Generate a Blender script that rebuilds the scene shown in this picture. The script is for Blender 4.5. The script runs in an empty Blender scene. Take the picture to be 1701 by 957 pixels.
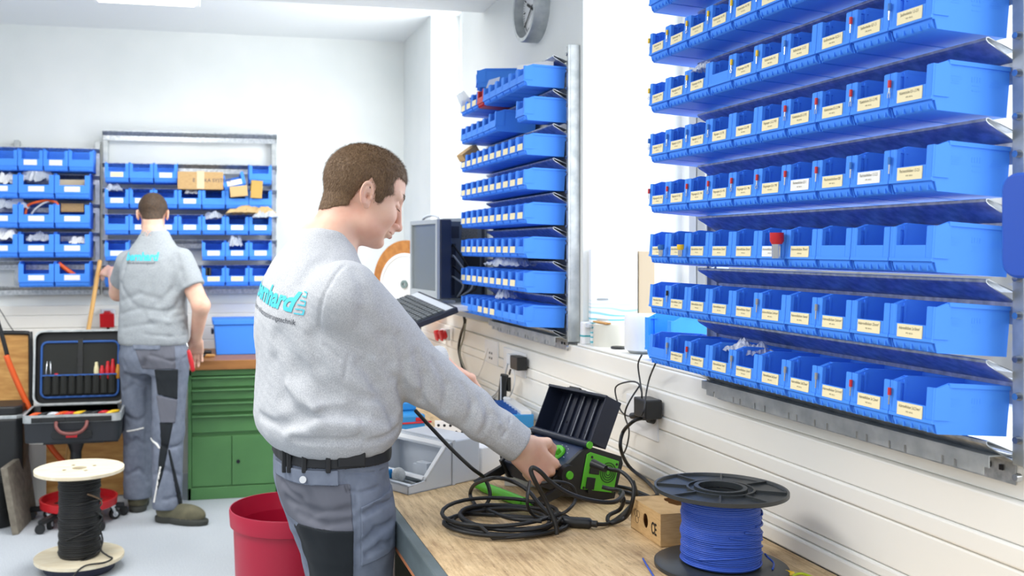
import bpy, bmesh, math, random
import numpy as np
from mathutils import Vector, Matrix, Euler
random.seed(7)
S = bpy.context.scene
COL = S.collection
PI = math.pi
# ---------------------------------------------------------------- camera frame (room axes: X right wall normal, Y into the room)
FPX, CX, CY, CAMZ = 1610.0, 675.0, 412.0, 1.45
TH = math.atan(346/1610.0)
CT, ST = math.cos(TH), math.sin(TH)
def ray(u, v):
    t = (u-CX)/FPX
    return Vector((t*CT+ST, CT-t*ST, (CY-v)/FPX))
def onD(u, v, d): r = ray(u, v)*d; return Vector((r.x, r.y, r.z+CAMZ))
def onZ(u, v, z): return onD(u, v, (z-CAMZ)/ray(u, v).z)
def onX(u, v, x): return onD(u, v, x/ray(u, v).x)
def onY(u, v, y): return onD(u, v, y/ray(u, v).y)

cam = bpy.data.cameras.new('camera'); cam_o = bpy.data.objects.new('camera', cam); COL.objects.link(cam_o)
cam_o.location = (0, 0, CAMZ); cam_o.rotation_euler = (PI/2, 0, -TH)
cam.sensor_width = 36; cam.lens = 36*FPX/1701
cam.shift_x = (850.5-CX)/1701; cam.shift_y = -(478.5-CY)/1701
cam.dof.use_dof = True; cam.dof.focus_distance = 1.95; cam.dof.aperture_fstop = 6.3
cam.clip_start = .05
S.camera = cam_o
vs = S.view_settings
vs.view_transform = 'Standard'; vs.look = 'None'; vs.gamma = 1; vs.use_curve_mapping = False; vs.exposure = -0.02

# ---------------------------------------------------------------- materials
def lin(c):
    c = c/255
    return c/12.92 if c <= .04045 else ((c+.055)/1.055)**2.4
def rgb(*c): return (lin(c[0]), lin(c[1]), lin(c[2]), 1)
MATS = {}
def mat(name, col, rough=.5, metal=0, spec=.5, noise=None, bump=None, emit=None, sss=0, coat=0, trans=0, alpha=1, aniso=None):
    """noise=(scale,col2,detail,stretch) mixes a second colour; bump=(scale,strength,stretch)"""
    if name in MATS: return MATS[name]
    m = bpy.data.materials.new(name); m.use_nodes = True; MATS[name] = m
    nt = m.node_tree; b = nt.nodes['Principled BSDF']
    b.inputs['Base Color'].default_value = rgb(*col); b.inputs['Roughness'].default_value = rough
    b.inputs['Metallic'].default_value = metal; b.inputs['Specular IOR Level'].default_value = spec
    b.inputs['Coat Weight'].default_value = coat
    b.inputs['Transmission Weight'].default_value = trans
    b.inputs['Alpha'].default_value = alpha
    if sss:
        b.inputs['Subsurface Weight'].default_value = sss
        b.inputs['Subsurface Radius'].default_value = (.9, .35, .2); b.inputs['Subsurface Scale'].default_value = .008
    if emit: b.inputs['Emission Color'].default_value = rgb(*emit[0]); b.inputs['Emission Strength'].default_value = emit[1]
    def coords(stretch):
        tc = nt.nodes.new('ShaderNodeTexCoord'); mp = nt.nodes.new('ShaderNodeMapping')
        nt.links.new(tc.outputs['Object'], mp.inputs['Vector']); mp.inputs['Scale'].default_value = stretch
        return mp.outputs['Vector']
    if noise:
        sc, c2, det = noise[:3]; st = noise[3] if len(noise) > 3 else (1, 1, 1); lo, hi = noise[4] if len(noise) > 4 else (.35, .65)
        n = nt.nodes.new('ShaderNodeTexNoise'); n.inputs['Scale'].default_value = sc; n.inputs['Detail'].default_value = det
        nt.links.new(coords(st), n.inputs['Vector'])
        r = nt.nodes.new('ShaderNodeValToRGB'); r.color_ramp.elements[0].position = lo; r.color_ramp.elements[1].position = hi
        r.color_ramp.elements[0].color = rgb(*col); r.color_ramp.elements[1].color = rgb(*c2)
        nt.links.new(n.outputs['Fac'], r.inputs['Fac']); nt.links.new(r.outputs['Color'], b.inputs['Base Color'])
    if bump:
        sc, stg = bump[:2]; st = bump[2] if len(bump) > 2 else (1, 1, 1)
        n = nt.nodes.new('ShaderNodeTexNoise'); n.inputs['Scale'].default_value = sc; n.inputs['Detail'].default_value = 4
        nt.links.new(coords(st), n.inputs['Vector'])
        bp = nt.nodes.new('ShaderNodeBump'); bp.inputs['Strength'].default_value = stg; bp.inputs['Distance'].default_value = .002
        nt.links.new(n.outputs['Fac'], bp.inputs['Height']); nt.links.new(bp.outputs['Normal'], b.inputs['Normal'])
    return m
M_wall = mat('wall_paint', (238, 241, 240), .7, noise=(3, (232, 236, 235), 2))
M_ceil = mat('ceiling_paint', (232, 236, 238), .8)
M_trunk = mat('trunking_white', (240, 239, 233), .4)
M_floor = mat('speckled_floor', (196, 202, 208), .7, noise=(240, (168, 175, 184), 3, (1, 1, 1), (.42, .6)), spec=.25)
M_blue = mat('bin_blue_plastic', (76, 148, 252), .58, spec=.2)
M_blue2 = mat('bin_light_blue', (60, 160, 255), .45, spec=.3)
M_red = mat('bin_red_plastic', (196, 30, 40), .4)
M_galv = mat('galvanised_steel', (206, 210, 214), .40, .8, noise=(60, (165, 172, 178), 4), bump=(300, .03))
M_galv2 = mat('galvanised_profile', (198, 202, 202), .45, .55, noise=(25, (170, 176, 178), 4))
M_dark = mat('dark_slot', (18, 22, 34), .7)
M_cream = mat('cream_label', (240, 228, 186), .6)
M_wlabel = mat('white_label', (240, 240, 236), .6)
M_ink = mat('label_ink', (96, 88, 66), .7)
M_black = mat('black_plastic', (24, 26, 28), .42)
M_rubber = mat('black_rubber', (22, 23, 24), .5, spec=.5)
M_navy = mat('navy_plastic', (24, 32, 52), .45, bump=(400, .1))
M_green = mat('green_plastic', (92, 190, 44), .4)
M_cab = mat('cabinet_green', (88, 140, 84), .45, noise=(4, (80, 130, 78), 3))
M_chrome = mat('chrome', (200, 202, 204), .2, 1)
M_steel = mat('bench_edge_steel', (122, 136, 140), .45, .55, noise=(14, (96, 108, 110), 5, (1, .3, 1)), bump=(60, .15))
M_white = mat('white_plastic', (236, 238, 240), .4)
M_lgrey = mat('light_grey_plastic', (206, 212, 220), .4)
M_card = mat('cardboard', (205, 170, 120), .8, noise=(40, (192, 156, 106), 3, (1, 1, 8)), bump=(150, .1))
M_ply = mat('plywood', (214, 164, 96), .6, noise=(7, (184, 130, 66), 5, (1, 1, 5)))
M_orange = mat('orange_wire', (222, 90, 30), .45)
M_yel = mat('yellow_plastic', (240, 196, 40), .4)
M_tin = mat('tinned_metal', (205, 208, 212), .25, 1)
M_film = mat('plastic_film', (225, 232, 240), .15, alpha=.45, bump=(60, .8))
def wood_top():
    m = mat('worn_bench_wood', (196, 160, 110), .6)
    nt = m.node_tree; b = nt.nodes['Principled BSDF']; L = nt.links.new
    tc = nt.nodes.new('ShaderNodeTexCoord')
    def noise(scale, det, st, rot=0):
        mp = nt.nodes.new('ShaderNodeMapping'); mp.inputs['Scale'].default_value = st; mp.inputs['Rotation'].default_value = (0, 0, rot)
        L(tc.outputs['Object'], mp.inputs['Vector'])
        n = nt.nodes.new('ShaderNodeTexNoise'); n.inputs['Scale'].default_value = scale; n.inputs['Detail'].default_value = det
        n.inputs['Roughness'].default_value = .65
        L(mp.outputs['Vector'], n.inputs['Vector']); return n
    def ramp(n, stops):
        r = nt.nodes.new('ShaderNodeValToRGB'); e = r.color_ramp.elements
        e[0].position, e[0].color = stops[0][0], rgb(*stops[0][1]); e[1].position, e[1].color = stops[-1][0], rgb(*stops[-1][1])
        for p, c in stops[1:-1]: x = e.new(p); x.color = rgb(*c)
        L(n.outputs['Fac'], r.inputs['Fac']); return r
    a = ramp(noise(9, 8, (14, 1.2, 1), .35), [(.3, (176, 146, 108)), (.5, (214, 186, 142)), (.7, (232, 208, 166))])
    c = ramp(noise(4.5, 8, (1, 1, 1)), [(.34, (140, 108, 78)), (.52, (255, 250, 245))])
    d = ramp(noise(70, 6, (4, 1, 1), .35), [(.30, (120, 90, 60)), (.42, (255, 255, 255))])
    mx = nt.nodes.new('ShaderNodeMixRGB'); mx.blend_type = 'MULTIPLY'; mx.inputs[0].default_value = .55
    L(a.outputs[0], mx.inputs[1]); L(c.outputs[0], mx.inputs[2])
    m2 = nt.nodes.new('ShaderNodeMixRGB'); m2.blend_type = 'MULTIPLY'; m2.inputs[0].default_value = .6
    L(mx.outputs[0], m2.inputs[1]); L(d.outputs[0], m2.inputs[2]); L(m2.outputs[0], b.inputs['Base Color'])
    return m
M_bench = wood_top()

# ---------------------------------------------------------------- mesh builder
class MB:
    def __init__(s): s.v = []; s.f = []; s.m = []; s.T = Matrix.Identity(4)
    def add(s, vs, fs, mi=0, T=None):
        n = len(s.v); M = s.T @ T if T is not None else s.T
        s.v += [tuple(M @ Vector(p)) for p in vs]; s.f += [tuple(i+n for i in f) for f in fs]; s.m += [mi]*len(fs); return s
    def box(s, c, d, mi=0, T=None, b=0):
        x, y, z = c; a, bb, h = d[0]/2, d[1]/2, d[2]/2
        if b:   # chamfer the vertical edges
            k = min(b, a*.9, bb*.9); o = [(-a+k, -bb), (a-k, -bb), (a, -bb+k), (a, bb-k), (a-k, bb), (-a+k, bb), (-a, bb-k), (-a, -bb+k)]
            return s.prism([(x+p, y+q) for p, q in o], z-h, z+h, mi, T)
        vs = [(x+i*a, y+j*bb, z+k*h) for i in (-1, 1) for j in (-1, 1) for k in (-1, 1)]
        return s.add(vs, [(0, 1, 3, 2), (4, 6, 7, 5), (0, 4, 5, 1), (2, 3, 7, 6), (0, 2, 6, 4), (1, 5, 7, 3)], mi, T)
    def box2(s, p, q, mi=0, T=None): return s.box([(p[i]+q[i])/2 for i in range(3)], [abs(q[i]-p[i]) for i in range(3)], mi, T)
    def prism(s, o, z0, z1, mi=0, T=None, ax='z'):
        n = len(o)
        def P(p, h): return (p[0], p[1], h) if ax == 'z' else ((p[0], h, p[1]) if ax == 'y' else (h, p[0], p[1]))
        vs = [P(p, z0) for p in o]+[P(p, z1) for p in o]
        area = sum(o[i][0]*o[(i+1) % n][1]-o[(i+1) % n][0]*o[i][1] for i in range(n))
        flip = (area < 0) != (ax == 'y')
        if z1 < z0: flip = not flip
        fs = [tuple(range(n))[::-1], tuple(range(n, 2*n))]+[(i, (i+1) % n, n+(i+1) % n, n+i) for i in range(n)]
        if flip: fs = [f[::-1] for f in fs]
        return s.add(vs, fs, mi, T)
    def lathe(s, prof, n=32, mi=0, T=None, close=True):
        vs = []; fs = []; k = len(prof)
        for i in range(n):
            a = 2*PI*i/n; vs += [(r*math.cos(a), r*math.sin(a), z) for r, z in prof]
        for i in range(n):
            j = (i+1) % n
            for q in range(k-1): fs.append((i*k+q, j*k+q, j*k+q+1, i*k+q+1))
        if close:
            if prof[0][0] > 1e-6: fs.append(tuple(i*k for i in range(n))[::-1])
            if prof[-1][0] > 1e-6: fs.append(tuple(i*k+k-1 for i in range(n)))
        return s.add(vs, fs, mi, T)
    def cyl(s, a, b, r, r2=None, n=16, mi=0):
        a, b = Vector(a), Vector(b); d = b-a; q = Vector((0, 0, 1)).rotation_difference(d)
        return s.lathe([(r, 0), (r if r2 is None else r2, d.length)], n, mi, Matrix.Translation(a) @ q.to_matrix().to_4x4())
    def ring(s, R, w, h, n=48, mi=0, T=None):   # flat ring, inner radius R-w, outer R, height h
        return s.lathe([(R-w, 0), (R, 0), (R, h), (R-w, h), (R-w, 0)], n, mi, T, close=False)
    def tube(s, pts, r, n=8, mi=0, smooth=0, closed=False):
        pts = [Vector(p) for p in pts]
        if smooth: pts = catmull(pts, smooth, closed)
        if closed: pts = pts[:-1] if (pts[0]-pts[-1]).length < 1e-5 else pts
        k = len(pts); vs = []; up = None
        for i, p in enumerate(pts):
            t = (pts[(i+1) % k]-pts[i-1]) if closed else (pts[min(i+1, k-1)]-pts[max(i-1, 0)])
            if t.length < 1e-9: t = Vector((0, 0, 1))
            t.normalize()
            if up is None: up = t.orthogonal().normalized()
            else:
                up = up-t*up.dot(t)
                up = up.normalized() if up.length > 1e-6 else t.orthogonal().normalized()
            w = t.cross(up); rr = r(i/(k-1)) if callable(r) else r
            vs += [tuple(p+(up*math.cos(2*PI*j/n)+w*math.sin(2*PI*j/n))*rr) for j in range(n)]
        fs = []
        for i in range(k if closed else k-1):
            a, b = i*n, ((i+1) % k)*n
            fs += [(a+j, a+(j+1) % n, b+(j+1) % n, b+j) for j in range(n)]
        if not closed: fs += [tuple(range(n))[::-1], tuple(range((k-1)*n, k*n))]
        return s.add(vs, fs, mi)
    def sph(s, c, r, n=16, mi=0, T=None):
        r = (r, r, r) if not hasattr(r, '__len__') else r; vs = []; fs = []; h = n//2
        for i in range(1, h):
            for j in range(n):
                a, b = PI*i/h, 2*PI*j/n
                vs.append((c[0]+r[0]*math.sin(a)*math.cos(b), c[1]+r[1]*math.sin(a)*math.sin(b), c[2]+r[2]*math.cos(a)))
        for i in range(h-2):
            for j in range(n): fs.append((i*n+j, (i+1)*n+j, (i+1)*n+(j+1) % n, i*n+(j+1) % n))
        t = len(vs); vs += [(c[0], c[1], c[2]+r[2]), (c[0], c[1], c[2]-r[2])]
        fs += [(t, j, (j+1) % n) for j in range(n)]+[(t+1, (h-2)*n+(j+1) % n, (h-2)*n+j) for j in range(n)]
        return s.add(vs, fs, mi, T)
    def build(s, name, mats, parent=None, smooth=False, bevel=0, seg=2, world=False):
        if not isinstance(mats, (list, tuple)): mats = [mats]
        me = bpy.data.meshes.new(name); me.from_pydata(s.v, [], s.f)
        for m in mats: me.materials.append(m)
        me.polygons.foreach_set('material_index', s.m)
        if smooth: me.polygons.foreach_set('use_smooth', [True]*len(s.f))
        me.update()
        o = bpy.data.objects.new(name, me); COL.objects.link(o)
        if parent is not None:
            o.parent = parent
            if world: o.matrix_parent_inverse = parent.matrix_basis.inverted()
        if smooth == 'auto' or (smooth and smooth is not True): me.set_sharp_from_angle(angle=math.radians(40))
        if bevel:
            bv = o.modifiers.new('bevel', 'BEVEL'); bv.width = bevel; bv.segments = seg; bv.limit_method = 'ANGLE'; bv.angle_limit = math.radians(35)
        return o
def catmull(P, k, closed=False):
    out = []; n = len(P)
    for i in range(n if closed else n-1):
        if closed: a, b, c, d = P[i-1], P[i], P[(i+1) % n], P[(i+2) % n]
        else: a, b, c, d = P[max(i-1, 0)], P[i], P[i+1], P[min(i+2, n-1)]
        for j in range(k):
            t = j/k
            out.append(.5*((2*b)+(c-a)*t+(2*a-5*b+4*c-d)*t*t+(3*b-a-3*c+d)*t**3))
    if not closed: out.append(P[-1])
    return out
def RT(loc=(0, 0, 0), rx=0, ry=0, rz=0): return Matrix.Translation(loc) @ Euler((rx, ry, rz)).to_matrix().to_4x4()
def empty(name, label, cat, loc=(0, 0, 0), rz=0, group=None, rot=None):
    o = bpy.data.objects.new(name, None); COL.objects.link(o); o.location = loc; o.rotation_euler = rot or (0, 0, rz)
    o.empty_display_size = .05
    return tag(o, label, cat, group)
def tag(o, label, cat, group=None):
    o['label'] = label; o['category'] = cat
    if group: o['group'] = group
    return o
def struct(o): o['kind'] = 'structure'; return o
def copy_tree(o, parent=None):
    c = o.copy(); COL.objects.link(c)
    if parent is not None: c.parent = parent
    for ch in list(o.children): copy_tree(ch, c)
    return c
TXT = {}
def text_mesh(s, size=.01, extr=0, align='CENTER', sub=0, bold=0):
    """flat text mesh in the XY plane"""
    cu = bpy.data.curves.new('t', 'FONT'); cu.body = s; cu.size = size; cu.extrude = extr; cu.align_x = align; cu.align_y = 'CENTER'; cu.offset = bold; cu.resolution_u = 3
    o = bpy.data.objects.new('t', cu); COL.objects.link(o)
    dg = bpy.context.evaluated_depsgraph_get(); me = bpy.data.meshes.new_from_object(o.evaluated_get(dg))
    bpy.data.objects.remove(o); bpy.data.curves.remove(cu)
    return me
def text_obj(name, s, size, m, parent, T, extr=0, bold=0):
    key = (s, size, extr, bold, m.name)
    if key not in TXT:
        me = text_mesh(s, size, extr, bold=bold); me.materials.clear(); me.materials.append(m); me.name = name; TXT[key] = me
    o = bpy.data.objects.new(name, TXT[key]); COL.objects.link(o); o.parent = parent; o.matrix_local = T
    return o
def frame(x, y, z, loc=(0, 0, 0)):
    x, y, z = [Vector(q).normalized() for q in (x, y, z)]
    M = Matrix((x, y, z)).transposed().to_4x4(); M.translation = loc
    return M
ORD = ['first', 'second', 'third', 'fourth', 'fifth', 'sixth', 'seventh', 'eighth', 'ninth', 'tenth', 'eleventh', 'twelfth']
# ================================================================ room shell
WX, TX, BY = 1.195, 1.155, 6.4          # upper right wall face, trunking face, back wall
ZC, ZN = 2.84, 2.46                    # far ceiling, near lowered ceiling
b = MB(); b.box2((-4.2, -1.5, -.1), (2.0, BY+.3, 0)); struct(b.build('floor', M_floor))
b = MB(); b.box2((-4.2, BY, 0), (2.0, BY+.2, ZC+.2)); struct(b.build('wall_back', M_wall))
b = MB(); b.box2((-4.2, 4.0, ZC), (2.0, BY+.3, ZC+.15)); struct(b.build('ceiling', M_ceil))
b = MB(); b.box2((-4.2, 1.2, ZN), (2.0, 4.0, ZC+.15)); struct(b.build('ceiling_lowered', M_ceil))
# right wall: pier (carries the small rack), window openings, parapet
SZ = 1.14                              # sill height
OY0, OY1 = -1.5, 2.89                  # near window opening
w = MB()
w.box2((WX, OY1, 0), (WX+.42, 4.33, ZC)); struct(w.build('wall_right', M_wall))
w = MB(); w.box2((WX, -1.5, 0), (WX+.42, OY1, SZ)); struct(w.build('wall_right_parapet', M_wall))
w = MB(); w.box2((1.36, 5.62, 0), (WX+.42, BY, ZC)); struct(w.build('wall_right_end', M_wall))
w = MB(); w.box2((WX, 4.33, 0), (WX+.42, 5.62, 1.0)); struct(w.build('wall_right_low', M_wall))
w = MB(); w.box2((WX, 5.62, 0), (1.36, BY, 1.0)); struct(w.build('trim_1', M_wall))
# window frames (white, in front of the bright sky)
def window(name, y0, y1, z0, z1, x, posts):
    w = MB(); t = .05
    w.box2((x, y0, z0), (x+.06, y1, z0+t)); w.box2((x, y0, z1-t), (x+.06, y1, z1))
    for y in [y0, y1-t]+[y0+(y1-y0)*k/posts-t/2 for k in range(1, posts)]: w.box2((x, y, z0+t), (x+.06, y+t, z1-t))
    o = struct(w.build(name, M_white))
    g = MB(); g.box2((x+.025, y0+t, z0+t), (x+.032, y1-t, z1-t))
    g.build('glass', mat('window_glass', (250, 252, 255), .0, trans=1, spec=.2), o)
window('window_1', 4.33, 5.62, 1.0, ZC, WX+.34, 1)
window('window_2', 0.2, OY1, SZ, 2.46, WX+.34, 2)
# sill board and wall trunking along the right wall
w = MB(); w.box2((WX-.02, -1.0, SZ), (WX+.36, OY1, SZ+.008)); struct(w.build('trim_2', M_trunk, bevel=.003))
def trunking(name, p0, p1, z0, n, out, along):
    w = MB()
    if along == 'y':
        for k, (a, c, o) in enumerate(z0):
            w.box2((WX-o, p0, a), (WX+.01, p1, c))
    else:
        for k, (a, c, o) in enumerate(z0): w.box2((p0, BY-o, a), (p1, BY+.01, c))
    return struct(w.build(name, M_trunk, bevel=.004))
prof = [(.850, .882, .050), (.883, .903, .044), (.904, .985, .040), (.9865, 1.020, .042), (1.0205, 1.082, .038), (1.0825, 1.139, .026)]
trunking('trim_3', -1.0, 5.6, prof, 0, 0, 'y')
profb = [(.80, .86, .05), (.861, .95, .046), (.9515, 1.03, .045), (1.031, 1.09, .04)]
trunking('trim_4', -3.5, WX-.06, profb, 0, 0, 'x')
# wood bench under wall behind: wall below bench
# ceiling lamp: suspended flat panel
t = empty('ceiling_lamp', 'white rectangular ceiling light panel, switched on, at the upper left', 'ceiling light', (-.62, 5.05, ZC))
a = onD(165, 0, 4.9); c = onD(333, 12, 4.9)
zl = c.z
w = MB(); w.box2((.08, -.62, -.055), (.60, .62, 0)); 
t.location = (c.x-.60, c.y-.62, zl+.055); LAMPX, LAMPY, LAMPZ = c.x-.3, c.y-.62, zl
w.build('lamp_housing', M_white, t, bevel=.004)
w = MB(); w.box2((.11, -.59, -.062), (.57, .59, -.0551)); w.build('diffuser', mat('lamp_diffuser', (255, 255, 255), .5, emit=((255, 252, 245), 6)), t)
for sx in (.16, .5):
    w = MB(); w.cyl((sx, 0, 0), (sx, 0, ZC-(zl+.055)), .002, n=6); w.build('suspension_wire', M_galv, t)
# wall clock
cc = onX(868, 0, WX)
t = empty('wall_clock', 'round silver framed wall clock above the small bin rack', 'clock', (WX, 3.42, 2.235), rot=(0, -PI/2, 0))
cc2 = onX(880, 18, WX-.05)
cc2 = onX(872, 13, WX-.05); t.location = (WX, cc2.y, cc2.z)
R = .122
w = MB(); w.lathe([(R-.012, 0), (R, 0), (R, .05), (R-.004, .056), (R-.016, .056), (R-.022, .03), (R-.022, 0)], 56, close=False); w.build('clock_rim', M_galv2, t, smooth='auto')
w = MB(); w.lathe([(0, .001), (R-.02, .001), (R-.02, .022), (0, .022)], 56, close=False); w.build('dial', M_white, t)
w = MB()
for k in range(60):
    a = 2*PI*k/60; L = .02 if k % 5 == 0 else .008
    w.box((R-.03-L/2, 0, .0235), (L, .004 if k % 5 == 0 else .0015, .001), T=Matrix.Rotation(a, 4, 'Z'))
w.build('hour_marks', M_black, t)
for nm, L, wd, a in (('minute_hand', .105, .006, 2.2), ('hour_hand', .07, .009, 1.1)):
    w = MB(); w.box((L/2-.015, 0, .027 if nm[0] == 'm' else .025), (L, wd, .0015), T=Matrix.Rotation(a, 4, 'Z')); w.build(nm, M_black, t)

# ================================================================ bins
def bin_body(w, l, h, mat_, hf=None, hp=None, name='bin_tray'):
    """open fronted stacking bin. x width, front at y=0, back at y=l, z from 0"""
    hf = hf or h*.9; hp = hp or h*.52; z0 = h*.2; t = .0022
    b = MB(); wi = w-.006
    prof = [(0, z0), (0, hf), (l*.06, hf), (l*.2, h), (l, h), (l*.985, 0), (l*.09, 0), (l*.05, z0)]
    for s in (-1, 1):
        x = s*(wi/2)
        b.prism([(p, q) for p, q in prof], x-t/2, x+t/2, 0, ax='x')
        # wide front shoulder of the side
        x2 = s*(w/2-t/2-.0001)
        b.prism([(.0032, z0+.0052), (.0032, hf-.0001), (l*.06, hf-.0001), (l*.16, h*.97), (l*.22, h*.97), (l*.22, z0+.0052)], x2-t/2, x2+t/2, 0, ax='x')
        # top rim
        b.prism([(l*.2, h-.006), (l*.2, h+.0003), (l+.004, h+.0003), (l+.004, h-.006)], s*(wi/2-.0013), s*(w/2+.0004), 0, ax='x')
        # front pillars
        pw = w*.13
        b.box2((s*(w/2-.0002), .0002, z0+.0052), (s*(w/2-pw), .003, hf)); b.box2((s*(w/2-pw-.0001), .0004, z0+.0052), (s*(w/2-pw-.002), .007, hf-.0005))
        # inner guide rib
        b.box2((s*(wi/2-.0013), l*.14, z0*.5), (s*(wi/2-.004), l*.17, h*.93))
        b.box2((s*(w/2-pw*.5), .0032, hf-.004), (s*(w/2-.0026), l*.2, hf-.0008))
    b.box2((-wi/2+.0012, l*.1, .0002), (wi/2-.0012, l*.984, .0025))
    b.box2((-wi/2+.0013, l*.985-.003, .0026), (wi/2-.0013, l*.984, h-.0006)); b.box2((-wi/2+.0015, l-.003, h-.005), (wi/2-.0015, l+.0035, h))
    b.box2((-w/2+.0003, -.001, z0), (w/2-.0003, .0025, z0+.005)); b.box2((-w/2+w*.13+.0021, .0001, z0+.0051), (w/2-w*.13-.0021, .0026, hp))
    b.box2((-w/2+.002, .0027, z0-.001), (w/2-.002, l*.11, z0+.001))
    # ribbed grip bulge under the front
    n = 8; pr = []
    for k in range(n+1):
        a = PI*.5*k/n; pr.append((l*.035+.0+(l*.07)*(1-math.cos(a)) if False else l*.10-(l*.075)*math.cos(a), z0*(1-math.sin(a))))
    b.prism(pr+[(l*.12, .0003), (l*.12, z0-.0012)], -wi/2+.002, wi/2-.002, 0, ax='x')
    for k in range(5):
        x = -wi/2+wi*(k+.5)/5; b.box((x, l*.04, z0*.35), (.0018, l*.03, z0*.5))
    me = b
    o = b.build(name, mat_); me_ = o.data; bpy.data.objects.remove(o); return me_
BINM = {}
def binmesh(w, l, h, m):
    k = (round(w, 4), round(l, 4), round(h, 4), m.name)
    if k not in BINM: BINM[k] = bin_body(w, l, h, m)
    return BINM[k]
LABM = {}
def label_mesh(w, h, m):
    k = (round(w, 4), round(h, 4), m.name)
    if k not in LABM:
        b = MB(); b.box((0, -.0009, 0), (w, .0012, h)); o = b.build('card_label', m); LABM[k] = o.data; bpy.data.objects.remove(o)
    return LABM[k]
def lug_meshes(col, kind):
    k = (col, kind)
    if k in LABM: return LABM[k]
    c = {'yellow': M_yel, 'red': mat('lug_red', (200, 40, 45), .4), 'blue': mat('lug_blue', (40, 110, 190), .4), 'grey': mat('lug_grey', (150, 150, 150), .4), 'black': M_black}[col]
    a = MB(); a.cyl((0, 0, .004), (0, 0, .018), .0036, n=10); o = a.build('sleeve', c, smooth='auto'); s1 = o.data; bpy.data.objects.remove(o)
    a = MB(); a.cyl((0, 0, -.006), (0, 0, .004), .0018, n=8)
    if kind == 'ring': a.lathe([(.0028, -.0006), (.0052, -.0006), (.0052, .0006), (.0028, .0006), (.0028, -.0006)], 16, 0, Matrix.Translation((0, 0, -.011)) @ Matrix.Rotation(PI/2, 4, 'X'), close=False)
    elif kind == 'fork':
        for s in (-1, 1): a.box((s*.003, 0, -.011), (.0018, .0012, .01))
        a.box((0, 0, -.006), (.0078, .0012, .002))
    elif kind == 'pin': a.cyl((0, 0, -.014), (0, 0, -.006), .0015, n=8)
    o = a.build('lug', M_tin); s2 = o.data; bpy.data.objects.remove(o)
    LABM[k] = (s1, s2); return LABM[k]
def link(name, me, parent, M=None):
    o = bpy.data.objects.new(name, me); COL.objects.link(o)
    if parent is not None: o.parent = parent
    if M is not None: o.matrix_local = M
    return o
def make_bin(label, group, loc, rz, w, l, h, m=None, tilt=0, cs=1.0, card=None, texts=None, lug=None, cat='storage bin', name='storage_bin', rot=None):
    m = m or M_blue
    t = empty(name, label, cat, loc, group=group, rot=rot or (-tilt, 0, rz))
    link('tray', binmesh(w, l, h, m), t)
    z0, hp = h*.2, h*.52
    if card:
        lw, lh = w*.66*cs, (hp-z0)*.92*cs; zc = (z0+hp)/2+.001
        lab = link('card_label', label_mesh(lw, lh, M_cream if card == 'cream' else M_wlabel), t, Matrix.Translation((0.0, 0, zc)))
        if texts:
            T = Matrix.Rotation(PI/2, 4, 'X')
            text_obj('print', texts[0], lh*.3, M_ink, lab, Matrix.Translation((0, -.0017, lh*.2)) @ T @ Matrix.Diagonal((.9 if len(texts[0]) < 21 else .74, 1.15, 1, 1)))
            text_obj('print', texts[1], lh*.17, M_ink, lab, Matrix.Translation((0, -.0017, -lh*.18)) @ T)
    if lug:
        s1, s2 = lug_meshes(*lug)
        g = link('sample_lug', s2, t, Matrix.Translation((-w/2+w*.04, -.004, z0+.026)) @ Matrix.Diagonal((.75, .75, .8, 1)))
        link('sleeve', s1, g)
    return t
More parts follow.
